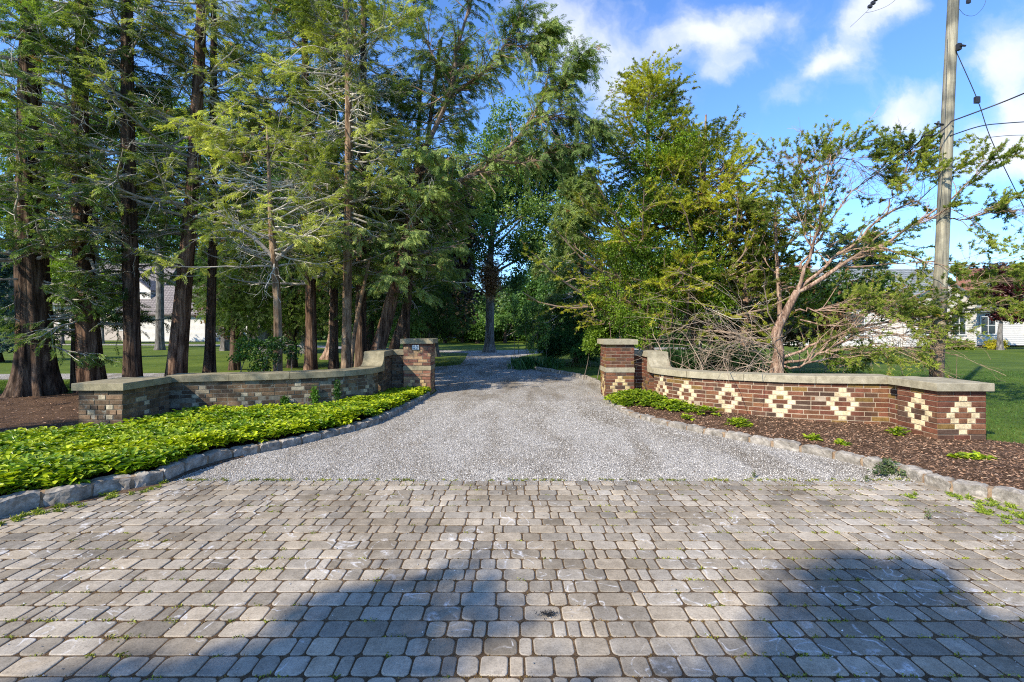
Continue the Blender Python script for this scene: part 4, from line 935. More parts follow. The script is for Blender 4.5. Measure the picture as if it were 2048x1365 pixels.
# ------------------------------------------------------------------ middle distance
PU0, PU1 = (.018,.02,.012), (.09,.06,.045)
leafy('copper_beech', 'dark purple copper beech beyond the left pillar, crown almost to the grass', 'tree', np.array([(*W(862,690,24)[:2],-.05,.35),(*W(862,690,24)[:2],4,.25),(*W(862,690,24)[:2],9,.1)]), M['bark_grey'],
      [pf(868,600,24,1.7),pf(845,520,24,2.2),pf(898,560,24.5,1.4),pf(880,470,24,1.9),pf(840,440,24,2.2),pf(820,580,24,1.8),pf(880,390,24.5,1.8),pf(905,625,24,1.0),pf(800,500,25,2.0)], 11000, PU0, PU1, .42, 61, 'copper beeches', gap=.3)
leafy('copper_beech', 'purple copper beech seen between the cedar trunks near the garage', 'tree', np.array([(*W(530,690,27)[:2],-.05,.35),(*W(530,690,27)[:2],5,.25),(*W(540,690,27)[:2],11,.1)]), M['bark_grey'],
      [pf(480,600,27,2.0),pf(540,560,27,2.6),pf(590,620,27,1.9),pf(600,330,27,2.2),pf(545,300,27,2.0),pf(650,600,27,1.8),pf(455,560,27,1.2)], 6500, (.03,.03,.015), (.20,.11,.085), .45, 62, 'copper beeches', gap=.34)
leafy('shade_tree', 'tall grey-trunked tree on the far lawn with dried vine at its fork', 'tree', np.array([(*W(979,702,28)[:2],-.05,.34),(*W(979,690,28)[:2],1,.26),(*W(980,600,28)[:2],3.2,.25),(*W(978,560,28)[:2],4.4,.24),(*W(985,480,28)[:2],7,.15),(*W(1000,350,28)[:2],10.5,.06)]), M['bark_grey'],
      [pf(955,470,28,1.5),pf(940,400,28,1.7),pf(1000,420,28,1.6),pf(1010,330,28,1.8),pf(1070,330,28,1.9),pf(1060,420,28,1.6),pf(1110,400,28,1.6),pf(960,320,28,1.8),pf(1040,500,28,1.2),pf(930,540,28,1.2),pf(1020,260,28,1.6),pf(1120,340,28,1.3),pf(1080,490,28,1.3),pf(1030,560,28,.8)], 15000, (.06,.125,.03), (.28,.40,.09), .27, 63, gap=.40)
# dried vine clump at the fork
rng = np.random.default_rng(5); mb = MB(); c = W(982,555,27.6); A = c+rng.normal(0, 1, (900, 3))*np.array([.3,.25,.5]); 
place(mb, TUFT, A, rng.normal(0, 1, A.shape)+np.array([0,0,-1.2]), rng.uniform(.12,.28,900), pal2(A, (.20,.10,.05), (.45,.28,.17), 3, 2, .7)); mb.build('dried_vine', M['leaf'], **props('brown dried vine clump wrapped round the fork of the grey trunk', 'vine'))
# far trees
def far(px, top, Y, r, c0, c1, seed, label, base=690, n=3200, size=.55, spread=1.0, gap=.33, low=.12):
    x = (px-1024)*Y/FP; zt = CH+(HZ-top)*Y/FP; P = []; rg = np.random.default_rng(seed)
    for k in range(9):
        t = low+(1-low)*(k+.5)/9; rr = r*(.55+.6*math.sin(math.pi*min(1, t+.12))**1)*rg.uniform(.6, .8); a = rg.uniform(0, 6.3); o = r*.55*rg.random()*spread*(1.1-t)
        P.append((x+math.cos(a)*o, Y+math.sin(a)*o, max(rr*.6, zt*t-rr*.3), rr, rr, rr*.9))
    leafy('background_tree', label, 'tree', np.array([(x, Y, -.05, .3), (x, Y, zt*.4, .2), (x, Y, zt*.85, .06)]), M['bark_grey'], P, n, c0, c1, size, seed, 'background trees', gap=gap, nt=4)
GB0, GB1 = (.04,.09,.02), (.16,.27,.055)
for a in [(-60,330,62,5,GB0,GB1,71,'green tree behind the left house at the frame edge'),
          (60,400,66,5,GB0,(.16,.26,.04),72,'light green tree behind the main roof of the left house'),
          (150,360,66,5,GB0,GB1,73,'tree rising behind the left house between the first cedars'),
          (230,420,64,4.5,GB0,(.15,.24,.04),74,'pale tree above the roof gap of the left house'),
          (330,440,64,5,GB0,(.17,.26,.05),75,'sunlit tree behind the white garage'),
          (410,470,66,5,GB0,GB1,76,'tree behind the right end of the garage roof'),
          (480,430,60,5,GB0,GB1,77,'tree behind the dark doored garage wing'),
          (740,480,52,5,(.022,.06,.018),(.11,.21,.045),78,'dark tree behind the leaning cedars'),
          (640,400,56,5,(.022,.06,.018),(.11,.21,.045),79,'dark tree far behind the tan cedar'),
          (870,560,55,5,(.02,.05,.015),(.13,.22,.04),80,'tree behind the copper beech on the far lawn'),
          (945,590,50,3.2,(.03,.08,.02),(.16,.26,.06),81,'bright tree just left of the grey trunk far away'),
          (1035,575,52,3.4,(.03,.08,.02),(.20,.30,.08),82,'pale green tree just right of the grey trunk far away'),
          (1080,500,50,4,(.02,.06,.015),(.10,.2,.04),83,'tree behind the tall upright bush'),
          (1150,470,45,5,(.022,.06,.018),(.11,.21,.045),84,'dark tree behind the weeping spruce'),
          (1250,480,45,5,(.022,.06,.018),(.11,.21,.045),85,'dark tree behind the vine-clad juniper'),
          (1380,500,45,5,(.022,.06,.018),(.11,.21,.045),86,'dark tree left of the grey-roofed house'),
          (1500,520,50,4.5,(.022,.06,.018),(.11,.21,.045),87,'tree beside the left chimney of the grey-roofed house'),
          (2090,500,42,4,(.02,.05,.015),(.10,.18,.03),88,'green tree at the right frame edge beyond the red maple')]:
    far(a[0], a[1], a[2], a[3], a[4], a[5], a[6], a[7])
# low leafy undergrowth with thin trunks across the far lawn
for i, (px, top, Y, lab) in enumerate([(890,625,44,'low bright bush with several dark stems behind the left pillar'),(925,640,46,'low bright bush in the middle of the far undergrowth'),(955,622,43,'low leafy bush left of the grey trunk'),(1010,625,45,'low bush right of the grey trunk'),(855,632,47,'low leafy bush partly hidden by the left pillar cap'),(800,640,46,'low bush between the leaning cedars and the pillar')]):
    x = (px-1024)*Y/FP; zt = CH+(HZ-top)*Y/FP; rg = np.random.default_rng(i+400)
    leafy('understory_bush', lab, 'bush', np.array([(x,Y,-.05,.16),(x,Y,.6,.13),(x+.1,Y,1.6,.08)]), M['bark_dark'], [(x+rg.normal(0,1.0), Y+rg.normal(0,.6), zt*.62+rg.normal(0,.25), 1.15, .9, zt*.3) for k in range(5)], 1700, (.04,.10,.02), (.22,.36,.07), .3, 410+i, 'undergrowth bushes on the far lawn', gap=.3, nt=4)
rng = np.random.default_rng(9); mb = MB(); A = np.c_[rng.uniform(-30, 8, 9000), rng.uniform(56, 60, 9000), rng.random(9000)**.8*5.5]; A[:, 2] *= .6+.6*vnoise(A[:, :2], .35, 4)
place(mb, LEAF, A, rng.normal(0, 1, A.shape), rng.uniform(.5, .9, len(A)), pal2(A, (.012,.03,.01), (.06,.12,.03), .3, 3, .4)); mb.build('distant_thicket', M['leafb'], kind='stuff', label='dark thicket closing the far end of the lawn', category='thicket')
rng = np.random.default_rng(19); mb = MB(); A = np.c_[rng.uniform(-75, -28, 12000), rng.uniform(68, 74, 12000), rng.random(12000)**.8*12]; A[:, 2] *= .5+.8*vnoise(A[:, :2], .2, 8)
place(mb, LEAF, A, rng.normal(0, 1, A.shape), rng.uniform(.6, 1.1, len(A)), pal2(A, (.02,.05,.012), (.09,.17,.035), .3, 3, .4)); mb.build('distant_thicket', M['leafb'], kind='stuff', label='green wood behind the left house', category='thicket')

# weeping spruce, yews, upright bush, irises
SP0, SP1 = (.08,.135,.035), (.32,.40,.13)
cedar('weeping spruce with hanging branchlets right of the drive', np.array([(2.9,20,-.05,.2),(2.9,20,4,.14),(2.9,20,8.2,.03)]), M['bark_dark'], .9, 8.3, 110, 2.9, SP0, SP1, 91, group='spruces', taper=.88, tw=9, spr=14, size=.2, tmpl=TUFT, droop=.10, hang=.12, rise=.1, name='spruce_tree')
cedar('blue spruce at the left frame edge behind the big cedar', np.array([(-22.6,20.5,-.05,.2),(-22.6,20.5,2.5,.12),(-22.6,20.5,4.5,.03)]), M['bark_dark'], .5, 4.5, 60, 1.7, (.05,.10,.09), (.22,.32,.30), 92, group='spruces', taper=.85, tw=7, spr=8, size=.24, tmpl=TUFT, droop=.05, name='spruce_tree')
leafy('yew_shrub', 'dark green yew shrub at the foot of the weeping spruce', 'shrub', None, None, [pf(1140,680,18.4,.8,.7,.5),pf(1175,690,18,.9,.8,.5),pf(1100,698,18.6,.55,.6,.35),pf(1180,650,18.6,1.0,.8,.8)], 3000, (.025,.07,.025), (.09,.20,.05), .17, 93, tmpl=TUFT, mat_='leaf', gap=.2)
leafy('upright_shrub', 'tall upright leafy shrub standing by the drive edge', 'shrub', None, None, [pf(1052,640,17.6,.2,.2,.8),pf(1078,640,17.6,.18,.18,.8),pf(1038,665,17.6,.18,.18,.6),pf(1062,690,17.6,.3,.3,.35),pf(1090,668,17.7,.18,.18,.6),pf(1030,618,17.6,.14,.14,.5),pf(1066,615,17.6,.14,.14,.4)], 1100, (.10,.19,.04), (.32,.46,.12), .10, 94, gap=.3, upb=1.2, nt=14)
leafy('yellow_green_bush', 'rounded yellow-green bush behind the right pillar', 'bush', None, None, [pf(1195,672,13.4,.36,.36,.3),pf(1215,655,13.6,.36,.36,.3),pf(1180,695,13.3,.28,.28,.2),pf(1215,690,13.3,.36,.36,.25)], 3000, (.05,.11,.012), (.22,.33,.03), .11, 95, gap=.2, nt=10)
rng = np.random.default_rng(6); root = thing('iris_clump', 'clump of sword-leaved irises at the foot of the upright shrub', 'plant'); mb = MB(); n = 420
bx_ = np.concatenate([rng.normal(.42, .22, 260), rng.normal(1.35, .28, 160)]); P = np.c_[bx_, rng.normal(17.0, .25, n), 0*bx_]; P[260:, 1] += .2
D = nrm(rng.normal(0, .28, (n, 3))+np.array([0,0,1.])); h = rng.uniform(.25,.62,n)[:,None]; sd_ = nrm(np.cross(D, rng.normal(size=(n,3))))*.018
V = np.stack([P-sd_, P+sd_, P+D*h*.6+sd_*1.1, P+D*h+D[:,[1,0,2]]*[.12,.12,-.06], P+D*h*.6-sd_*1.1], 1).reshape(-1,3)
F = (np.array([0,1,2,3,4])+np.arange(n)[:,None]*5); mb.add(V, F, np.repeat(pal2(P,(.02,.07,.02),(.09,.20,.06),3,1,.6),5,0)); mb.build('leaves', M['leafb'], root)

# ------------------------------------------------------------------ right: vine-clad juniper mass
J0, J1 = (.10,.15,.014), (.52,.52,.05)
cedar('tall pointed juniper draped with vine right of the drive', np.array([(3.75,13,-.05,.16),(3.75,13,3,.12),(3.75,13,6.3,.06),(3.8,13,8.4,.015)]), M['bark_pink'], 1.3, 8.4, 125, 3.7, J0, J1, 101, group='junipers', taper=.95, tw=9, spr=20, size=.09, tmpl=TUFT, droop=-.02, rise=.5, name='juniper_tree', twc=(.24,.17,.12), brown=.03)
Yj = 12.4
cedar('broad juniper leaning right beside the pointed one', np.array([(*W(1390,740,Yj)[:2],-.05,.14),(*W(1395,600,Yj),.12),(*W(1405,400,Yj),.08),(*W(1412,230,Yj),.02)]), M['bark_pink'], 1.2, 6.5, 110, 3.3, J0, J1, 102, group='junipers', taper=.8, tw=9, spr=20, size=.09, tmpl=TUFT, droop=-.02, rise=.5, name='juniper_tree', twc=(.24,.17,.12), brown=.03, dead=16, deadz=(.6, 2.4),
      extra=[np.array([(*W(1395,480,Yj), .07), (*W(1430,400,Yj-.2), .055), (*W(1480,350,Yj-.3), .03), (*W(1520,310,Yj-.4), .01)]), np.array([(*W(1400,560,Yj), .06), (*W(1450,470,Yj-.2), .04), (*W(1500,420,Yj-.3), .02), (*W(1540,410,Yj-.4), .01)])])
cedar('low bushy juniper filling in behind the bare twigs', np.array([(*W(1490,740,11.8)[:2],-.05,.1),(*W(1490,600,11.8),.08),(*W(1495,430,11.8),.02)]), M['bark_pink'], .9, 4.2, 60, 2.0, (.06,.10,.014), (.30,.34,.045), 105, group='junipers', taper=.7, tw=8, spr=18, size=.09, tmpl=TUFT, droop=-.02, rise=.5, name='juniper_tree', twc=(.24,.17,.12), brown=.06)
cedar('thin juniper sapling left of the leaning bare-limbed one', np.array([(*W(1556,745,10.4)[:2],-.05,.05),(*W(1560,640,10.4),.05),(*W(1553,500,10.4),.035),(*W(1549,400,10.4),.012)]), M['bark_pink'], 2.2, 4.3, 22, 1.1, J0, (.13,.17,.03), 103, group='junipers', tw=7, spr=13, size=.10, tmpl=TUFT, rise=.6, droop=-.02, name='juniper_tree', twc=(.25,.16,.11), brown=.04)
IV = [pf(1300,250,12.3,.5,.5,.55),pf(1290,330,12.0,.75,.6,.6),pf(1370,310,12.0,.7,.6,.6),pf(1280,420,11.8,.9,.7,.7),pf(1350,420,11.7,.9,.7,.7),pf(1240,400,12.2,.5,.5,.6),pf(1300,520,11.6,.9,.7,.7),pf(1390,540,11.5,.9,.7,.8),pf(1400,450,11.7,.7,.6,.6),pf(1330,600,11.5,.8,.7,.6),pf(1240,500,11.8,.6,.6,.6),pf(1430,610,11.5,.6,.6,.5),pf(1210,590,12.0,.6,.6,.6),pf(1280,660,11.5,.5,.5,.5),pf(1250,630,11.6,.5,.5,.5)]
leafy('climbing_vine', 'broad-leaved green vine smothering the two junipers', 'vine', None, None, IV, 17000, (.04,.095,.008), (.22,.33,.02), .082, 104, gap=.38, nt=5, twc=(.2,.14,.1))
# leaning juniper with bare pink limbs
Ya = 9.0
E = lambda *p: np.array([(*W(a, b, c), r) for a, b, c, r in p])*np.array([1, 1, 1, .52])
EX = [E((1592,590,Ya,.075),(1625,500,Ya,.05),(1645,420,Ya,.035),(1658,330,Ya,.022),(1668,275,Ya,.008)),
      E((1594,585,Ya,.085),(1660,543,8.9,.07),(1750,495,8.8,.05),(1850,435,8.6,.035),(1930,370,8.4,.022),(2010,285,8.2,.008)),
      E((1596,580,Ya,.07),(1650,535,9.1,.055),(1720,480,9.1,.045),(1770,430,9.0,.035),(1840,400,9.0,.02),(1905,345,8.9,.008)),
      E((1600,540,Ya,.05),(1640,480,9.2,.035),(1690,400,9.3,.022),(1760,340,9.3,.010)),
      E((1590,622,Ya,.04),(1640,618,8.9,.03),(1715,606,8.8,.02),(1800,600,8.7,.008)),
      E((1566,715,Ya,.06),(1620,695,8.9,.045),(1700,662,8.7,.035),(1800,640,8.5,.025),(1920,625,8.3,.018),(2060,585,8.1,.008)),
      E((1562,728,Ya,.055),(1620,715,8.8,.04),(1670,690,8.7,.03),(1740,650,8.6,.02),(1850,640,8.6,.008)),
      E((1563,738,Ya,.05),(1610,728,8.7,.035),(1690,712,8.6,.022),(1790,695,8.5,.008)),
      E((1850,435,8.6,.035),(1920,440,8.4,.022),(1990,425,8.3,.015),(2060,420,8.2,.006)),
      E((1750,495,8.8,.04),(1850,520,8.6,.025),(1960,530,8.4,.015),(2060,520,8.3,.006)),
      E((1700,662,8.7,.03),(1760,690,8.5,.02),(1850,700,8.3,.012),(1920,710,8.2,.006)),
      E((1600,640,Ya,.03),(1680,650,8.7,.022),(1780,610,8.5,.015),(1900,570,8.3,.01),(2000,560,8.2,.006)),
      E((1640,690,Ya,.03),(1720,665,8.8,.022),(1800,665,8.6,.015),(1880,660,8.4,.008)),
      E((1645,420,Ya,.03),(1610,360,9.1,.018),(1600,330,9.2,.008)),
      E((1625,500,Ya,.03),(1600,440,9.2,.018),(1590,390,9.3,.008)),
      E((1770,430,9,.025),(1800,360,9,.016),(1830,300,9,.007)),
      E((1658,330,Ya,.02),(1700,320,Ya,.014),(1760,350,Ya,.006))]
def leaning_juniper():
    global rng
    rng = np.random.default_rng(111); root = thing('juniper_tree', 'leaning juniper with bare pink limbs spreading toward the utility pole', 'tree', 'junipers')
    t = np.array([(*W(1553,745,Ya)[:2], -.05, .15), (*W(1553,745,Ya), .12), (*W(1558,700,Ya), .085), (*W(1552,668,Ya), .085), (*W(1572,625,Ya), .075), (*W(1594,583,Ya), .062)])
    trunk_mesh(t, 'trunk', M['bark_pink'], root, flare=1.25, flute=.04, seed=3, zf=.2)
    K = 16; P = np.stack([resample(e[:, :3], K) for e in EX]); R = np.stack([resample(e[:, 3:4], K)[:, 0] for e in EX]); mb = MB()
    # slight crookedness
    P[:, 1:-1] += rng.normal(0, .022, P[:, 1:-1].shape)
    tubes(mb, P, R, 9); mb.build('limbs', M['bark_pink'], root, smooth=True)
    br = MB(); c = np.array([.33, .22, .15])
    A, AR, _ = spawn(P, R, 26, .12, 1., .5, 1.5, ang=(.35, .9), planar=.6, grav=.02, K=7, wob=.14, rmin=.004); tubes(br, A, AR, 5, c*rng.uniform(.7, 1.2, (len(A), 1)))
    B, BR, _ = spawn(A, AR, 6, .2, 1., .2, .6, ang=(.3, .9), planar=.5, K=5, wob=.2, rmin=.0028); tubes(br, B, BR, 3, c*rng.uniform(.6, 1.2, (len(B), 1)))
    # dead sweeping lower twigs towards the pillar
    n = 52; o = W(1553,700,Ya)+rng.normal(0, 1, (n, 3))*np.array([.12, .12, .4]); o[:, 2] = np.clip(o[:, 2], .15, 2.0); lo = rng.random(n) < .35; o[lo] += np.stack([-rng.uniform(.2, 1.9, lo.sum()), rng.uniform(0, .9, lo.sum()), 0*o[lo, 2]], -1); o[lo, 2] = .1
    th = rng.uniform(math.pi*.62, math.pi*1.35, n); d = nrm(np.stack([np.cos(th), np.sin(th)*.8, rng.uniform(-.15, .7, n)], -1)); d[lo] = nrm(np.stack([rng.normal(-.25, .45, lo.sum()), rng.normal(0, .3, lo.sum()), np.full(lo.sum(), 1.)], -1)); Ln = rng.uniform(.9, 2.9, n)*np.where(lo, .62, 1); Q = [o]; dd = d
    for k in range(9): dd = nrm(dd+rng.normal(0, .15, (n, 3))+np.array([0, 0, -.045])); Q.append(Q[-1]+dd*(Ln/9)[:, None])
    Q = np.stack(Q, 1); Q[..., 2] = np.maximum(Q[..., 2], .12); c2 = np.array([.36, .27, .19]); QR = np.linspace(.009, .003, 10)[None]*rng.uniform(.6, 1.4, (n, 1)); tubes(br, Q, QR, 5, c2*rng.uniform(.6, 1.2, (n, 1)))
    Q2, R2, _ = spawn(Q, QR, 9, .1, 1., .3, 1.0, ang=(.3, 1.2), planar=.3, K=6, wob=.2, rmin=.0025); tubes(br, Q2, R2, 3, c2*rng.uniform(.6, 1.25, (len(Q2), 1)))
    br.build('branches', M['twig'], root)
    cr = MB(); X, T, ix = along(B, 17, .25, 1.05); g_ = ((X[:, 2] > 1.7) | (rng.random(len(X)) < .5)) & ~((X[:, 0] > W(1830,700,8.5)[0]) & (X[:, 2] < 1.25)); X = X[g_]; T = T[g_]; keep = (X[:, 0] > W(1600,600,9)[0]) | (X[:, 2] > 2.9) | (rng.random(len(X)) < .25)
    cl = vnoise(X, 3.6, 17) > .40; X = X[keep & cl]; T = T[keep & cl]
    Z, T3, _ = along(A, 22, .5, 1.04); cl = (vnoise(Z, 3.6, 17) > .40) & ((Z[:, 2] > 1.7) | (rng.random(len(Z)) < .5)) & ~((Z[:, 0] > W(1830,700,8.5)[0]) & (Z[:, 2] < 1.25)) & ((Z[:, 0] > W(1600,600,9)[0]) | (Z[:, 2] > 2.9)); X = np.concatenate([X, Z[cl]]); T = np.concatenate([T, T3[cl]])
    D = nrm(T+rng.normal(0, .45, T.shape)+np.array([0,0,.15])); place(cr, TUFT, X, D, rng.uniform(.03, .075, len(X)), pal2(X, (.08,.13,.02), (.40,.45,.07), 1.6, 5, .4, .02)); cr.build('foliage', M['leaf'], root)
leaning_juniper()
# dark evergreen shrub low behind the twigs, scrub and hedge further back
leafy('evergreen_shrub', 'low dark evergreen shrub behind the bare twigs and right wall', 'shrub', None, None, [pf(1400,735,10.9,.6,.5,.35),pf(1470,730,10.9,.6,.5,.4),pf(1345,735,11.2,.45,.4,.3),pf(1530,735,10.8,.4,.4,.3)], 2600, (.012,.035,.012), (.05,.11,.03), .15, 121, tmpl=TUFT, mat_='leaf', gap=.25, upb=.8)
leafy('scrub_bush', 'ragged half-bare bush behind the leaning juniper limbs', 'bush', None, None, [pf(1690,730,10.2,.3,.3,.2),pf(1660,700,10.4,.25,.25,.3),pf(1705,700,10.3,.2,.2,.25)], 520, (.035,.07,.012), (.14,.22,.02), .1, 122, gap=.45, nt=14, twc=(.3,.23,.16))
leafy('hedge_bush', 'dark green hedge bush in front of the grey-roofed house', 'bush', None, None, [pf(1600,600,17,1.2,.9,1.1),pf(1680,590,17.5,1.2,.9,.9),pf(1760,590,18,1.0,.8,.8),pf(1560,640,16.5,1.0,.8,.9),pf(1640,660,17,.9,.8,.6),pf(1500,640,16,1.2,.9,1.0),pf(1800,620,18,.6,.6,.4)], 5200, (.012,.035,.008), (.08,.16,.02), .22, 123, gap=.36, nt=10, brown=.12)
leafy('brown_bush', 'dry brown-leaved bush beside the leaning juniper trunk', 'bush', None, None, [pf(1600,665,14,.6,.5,.35),pf(1660,650,14,.55,.5,.35),pf(1500,650,13,.7,.5,.5),pf(1450,660,13,.6,.5,.4)], 1700, (.05,.03,.015), (.17,.11,.05), .16, 124, gap=.4, nt=16, twc=(.25,.18,.12), brown=.2)
# shrub behind left wall
leafy('leafy_shrub', 'thin leafy shrub growing behind the left wall between the trunks', 'shrub', None, None, [pf(500,690,9.0,.32,.25,.12),pf(560,690,9.0,.32,.25,.12),pf(530,715,8.9,.3,.25,.14),pf(480,715,8.9,.18,.18,.1),pf(585,705,9.0,.16,.16,.1),pf(520,740,8.9,.2,.2,.12)], 620, (.015,.05,.01), (.10,.19,.02), .085, 125, gap=.25, nt=9)
for i, (px, py, h_, lab) in enumerate([(625,815,.28,'vine sprig climbing the left wall beneath the faded diamond'),(672,800,.4,'taller vine sprig on the left wall nearer the pillar'),(565,835,.16,'small ivy sprig at the foot of the left wall')]):
    f_, l_ = path_fn(PL); k = np.argmin([abs((p[0])/p[1]*FP+1024-px) for p in resample(PL, 80)]); p = resample(PL, 80)[k]
    leafy('vine_sprig', lab, 'vine', None, None, [(p[0]+.03, p[1]-.04, h_*.6+.1, .06, .035, h_*.55)], 110, (.02,.07,.01), (.10,.22,.02), .05, 130+i, 'vine sprigs on the left wall', gap=.1, nt=3)

# right house planting
leafy('red_maple', 'dark red japanese maple before the white house at the right edge', 'tree', np.array([(*W(2000,690,31)[:2],-.05,.16),(*W(2000,690,31)[:2],1.2,.12),(*W(2005,690,31)[:2],2.6,.07)]), M['bark_grey'],
      [pf(2000,590,31,1.3,1.2,.7),pf(2040,570,31,1.4,1.2,.8),pf(2000,550,31,1.1,1.1,.6),pf(2060,610,31,1.3,1.2,.7),pf(2020,630,31,1.0,1,.4)], 3800, (.03,.006,.008), (.14,.03,.03), .3, 141, gap=.3)
for i, (px, py, r, c, lab) in enumerate([(1992,691,.55,(.55,.50,.03),'golden yellow shrub under the red maple'),(1905,690,.6,(.30,.42,.03),'lime green shrub right of the utility pole'),(1870,692,.5,(.26,.38,.03),'lime green shrub mostly hidden by the utility pole'),(1935,693,.45,(.35,.45,.04),'small lime shrub by the white porch')]):
    leafy('foundation_shrub', lab, 'shrub', None, None, [pf(px,py,31.5,r,r*.8,.33)], 700, tuple(x*.35 for x in c), c, .16, 150+i, 'clipped shrubs before the white house', gap=.1, nt=3)
cedar('blue-green pine rising behind the grey roof', np.array([(38,52,-.05,.3),(38,52,6,.2),(38,52,11.3,.04)]), M['bark_dark'], 5, 11.2, 60, 4.6, (.02,.05,.035), (.07,.13,.08), 160, taper=.5, tw=7, spr=7, size=.5, tmpl=TUFT, name='pine_tree', droop=0, group='pines')
for i, (px, py, Y, r, lab) in enumerate([(35,575,42,2.6,'bright yellow-green maple left of the big cedar'),(125,560,42,2.6,'bright yellow-green maple between the first two cedars'),(205,590,43,2.0,'green maple before the gap in the left house')]):
    w = W(px, py, Y); leafy('garden_maple', lab, 'tree', np.array([(w[0],w[1],-.05,.14),(w[0],w[1],1.5,.1),(w[0],w[1],w[2],.05)]), M['bark_grey'], [(w[0]-1.2,w[1],w[2]-.3,r*.7,r*.7,r*.55),(w[0]+1.1,w[1],w[2],r*.7,r*.7,r*.6),(w[0],w[1],w[2]+1,r*.6,r*.6,r*.5),(w[0],w[1]-.8,w[2]-1.2,r*.8,r*.5,r*.4)], 2400, (.06,.12,.01), (.30,.42,.03), .33, 170+i, 'garden maples by the left house', gap=.3)

# ------------------------------------------------------------------ houses
def siding(mb, x0, x1, y0, y1, z0, z1, step=.125):
    """four lapped-board walls"""
    n = max(1, int(round((z1-z0)/step))); h = (z1-z0)/n
    for k in range(n):
        a, b, o = z0+k*h, z0+(k+1)*h, .018
        V = []
        for (z, e) in ((a, o), (b, 0.), ): V += [(x0-e, y0-e, z), (x1+e, y0-e, z), (x1+e, y1+e, z), (x0-e, y1+e, z)]
        V += [(x0, y0, a), (x1, y0, a), (x1, y1, a), (x0, y1, a)]
        F = [[i, (i+1) % 4, (i+1) % 4+4, i+4] for i in range(4)]+[[8+i, 8+(i+1) % 4, (i+1) % 4, i] for i in range(4)]
        mb.add(V, np.array(F))
def gable(mb, gm, x0, x1, y0, y1, ze, zr, ov=.35, axis='x', th=.14):
    """roof slabs and gable triangles"""
    s = (zr-ze)/((y1-y0)/2 if axis == 'x' else (x1-x0)/2)
    if axis == 'x':
        ym = (y0+y1)/2
        for ya, sg in ((y0, -1), (y1, 1)):
            V = [(x0-ov, ya+sg*ov, ze-s*ov), (x1+ov, ya+sg*ov, ze-s*ov), (x1+ov, ym, zr), (x0-ov, ym, zr)]; V += [(a, b, c+th) for a, b, c in V]
            mb.add(V, BOXF)
        for x in (x0, x1): gm.append([(x, y0, ze), (x, y1, ze), (x, ym, zr)])
    else:
        xm = (x0+x1)/2
        for xa, sg in ((x0, -1), (x1, 1)):
            V = [(xa+sg*ov, y0-ov, ze-s*ov), (xa+sg*ov, y1+ov, ze-s*ov), (xm, y1+ov, zr), (xm, y0-ov, zr)]; V += [(a, b, c+th) for a, b, c in V]
            mb.add(V, BOXF)
        for y in (y0, y1): gm.append([(x0, y, ze), (x1, y, ze), (xm, y, zr)])
def window(root, x, y, z, w, h, face='f', m_='trim', bars=1):
    f = MB(); t = .08
    for a, b, c, d in ((x-w/2-t, x+w/2+t, z-t, z), (x-w/2-t, x+w/2+t, z+h, z+h+t), (x-w/2-t, x-w/2, z+.001, z+h-.001), (x+w/2, x+w/2+t, z+.001, z+h-.001)): box(f, a, b, y-.06, y+.02, c, d)
    for k in range(bars): xx = x-w/2+w*(k+1)/(bars+1); box(f, xx-.02, xx+.02, y-.05, y, z+.002, z+h-.002)
    box(f, x-w/2+.001, x+w/2-.001, y-.045, y, z+h/2-.02, z+h/2+.02)
    o = f.build('window', M[m_], root); g = MB(); box(g, x-w/2, x+w/2, y-.03, y-.015, z, z+h); g.build('pane', M['glass'], o)
def gbl(g, name, m_, root):
    for t in g: q = MB(); q.add(t, np.array([[0, 1, 2]])); q.build(name, m_, root)
# left house
lh = thing('house', 'tan-sided house with brown shingle roof and white garage behind the left cedars', 'house', 'houses behind the gate')
w1 = MB(); siding(w1, -58, -41.5, 54, 62, .0, 4.6); gm = []; r1 = MB(); gable(r1, gm, -58, -41.5, 54, 62, 4.6, 9.2, .5)
w1.build('main_wall', M['siding_tan'], lh); gbl(gm, 'gable_end', M['siding_tan'], lh); r1.build('roof', M['roof_brown'], lh)
w2 = MB(); siding(w2, -41.4, -32.6, 50, 56.5, .0, 3.1); gm = []; r2 = MB(); gable(r2, gm, -41.4, -32.6, 50, 56.5, 3.1, 6.1, .35)
w2.build('garage_wall', M['siding_white'], lh); gbl(gm, 'garage_gable', M['siding_white'], lh); r2.build('garage_roof', M['roof_brown'], lh)
w3 = MB(); siding(w3, -32.4, -25.5, 52.5, 58, .0, 2.9); gm = []; r3 = MB(); gable(r3, gm, -32.4, -25.5, 52.5, 58, 2.9, 5.6, .35)
w3.build('wing_wall', M['siding_white'], lh); gbl(gm, 'wing_gable', M['siding_white'], lh); r3.build('wing_roof', M['roof_brown'], lh)
for x in (-31.0, -28.6, -26.6):
    d = MB(); bevbox(d, x-.95, x+.95, 52.40, 52.46, .02, 2.3, .01)
    for z in (.6, 1.15, 1.7): box(d, x-.9, x+.9, 52.385, 52.399, z, z+.03)
    d.build('garage_door', M['darkdoor'], lh)
d = MB(); bevbox(d, -32.62, -32.45, 49.9, 50.05, .0, 3.0, .01); box(d, -41.8, -32.3, 49.60, 49.72, 2.72, 2.84); d.build('gutter', M['darkdoor'], lh)
d = MB(); bevbox(d, -41.0, -40.85, 53.9, 54.02, .0, 4.4, .01); d.build('downpipe', M['darkdoor'], lh)
for x in (-55, -51.5, -48, -44.5): window(lh, x, 53.97, 1.2, 1.0, 1.5)
for x in (-53, -46): window(lh, x, 53.97, 3.1 if x < -50 else 3.1, .9, 1.1)
dm = MB(); siding(dm, -42.4, -39.6, 51.5, 55, 3.6, 5.6); dm.build('dormer_wall', M['siding_white'], lh)
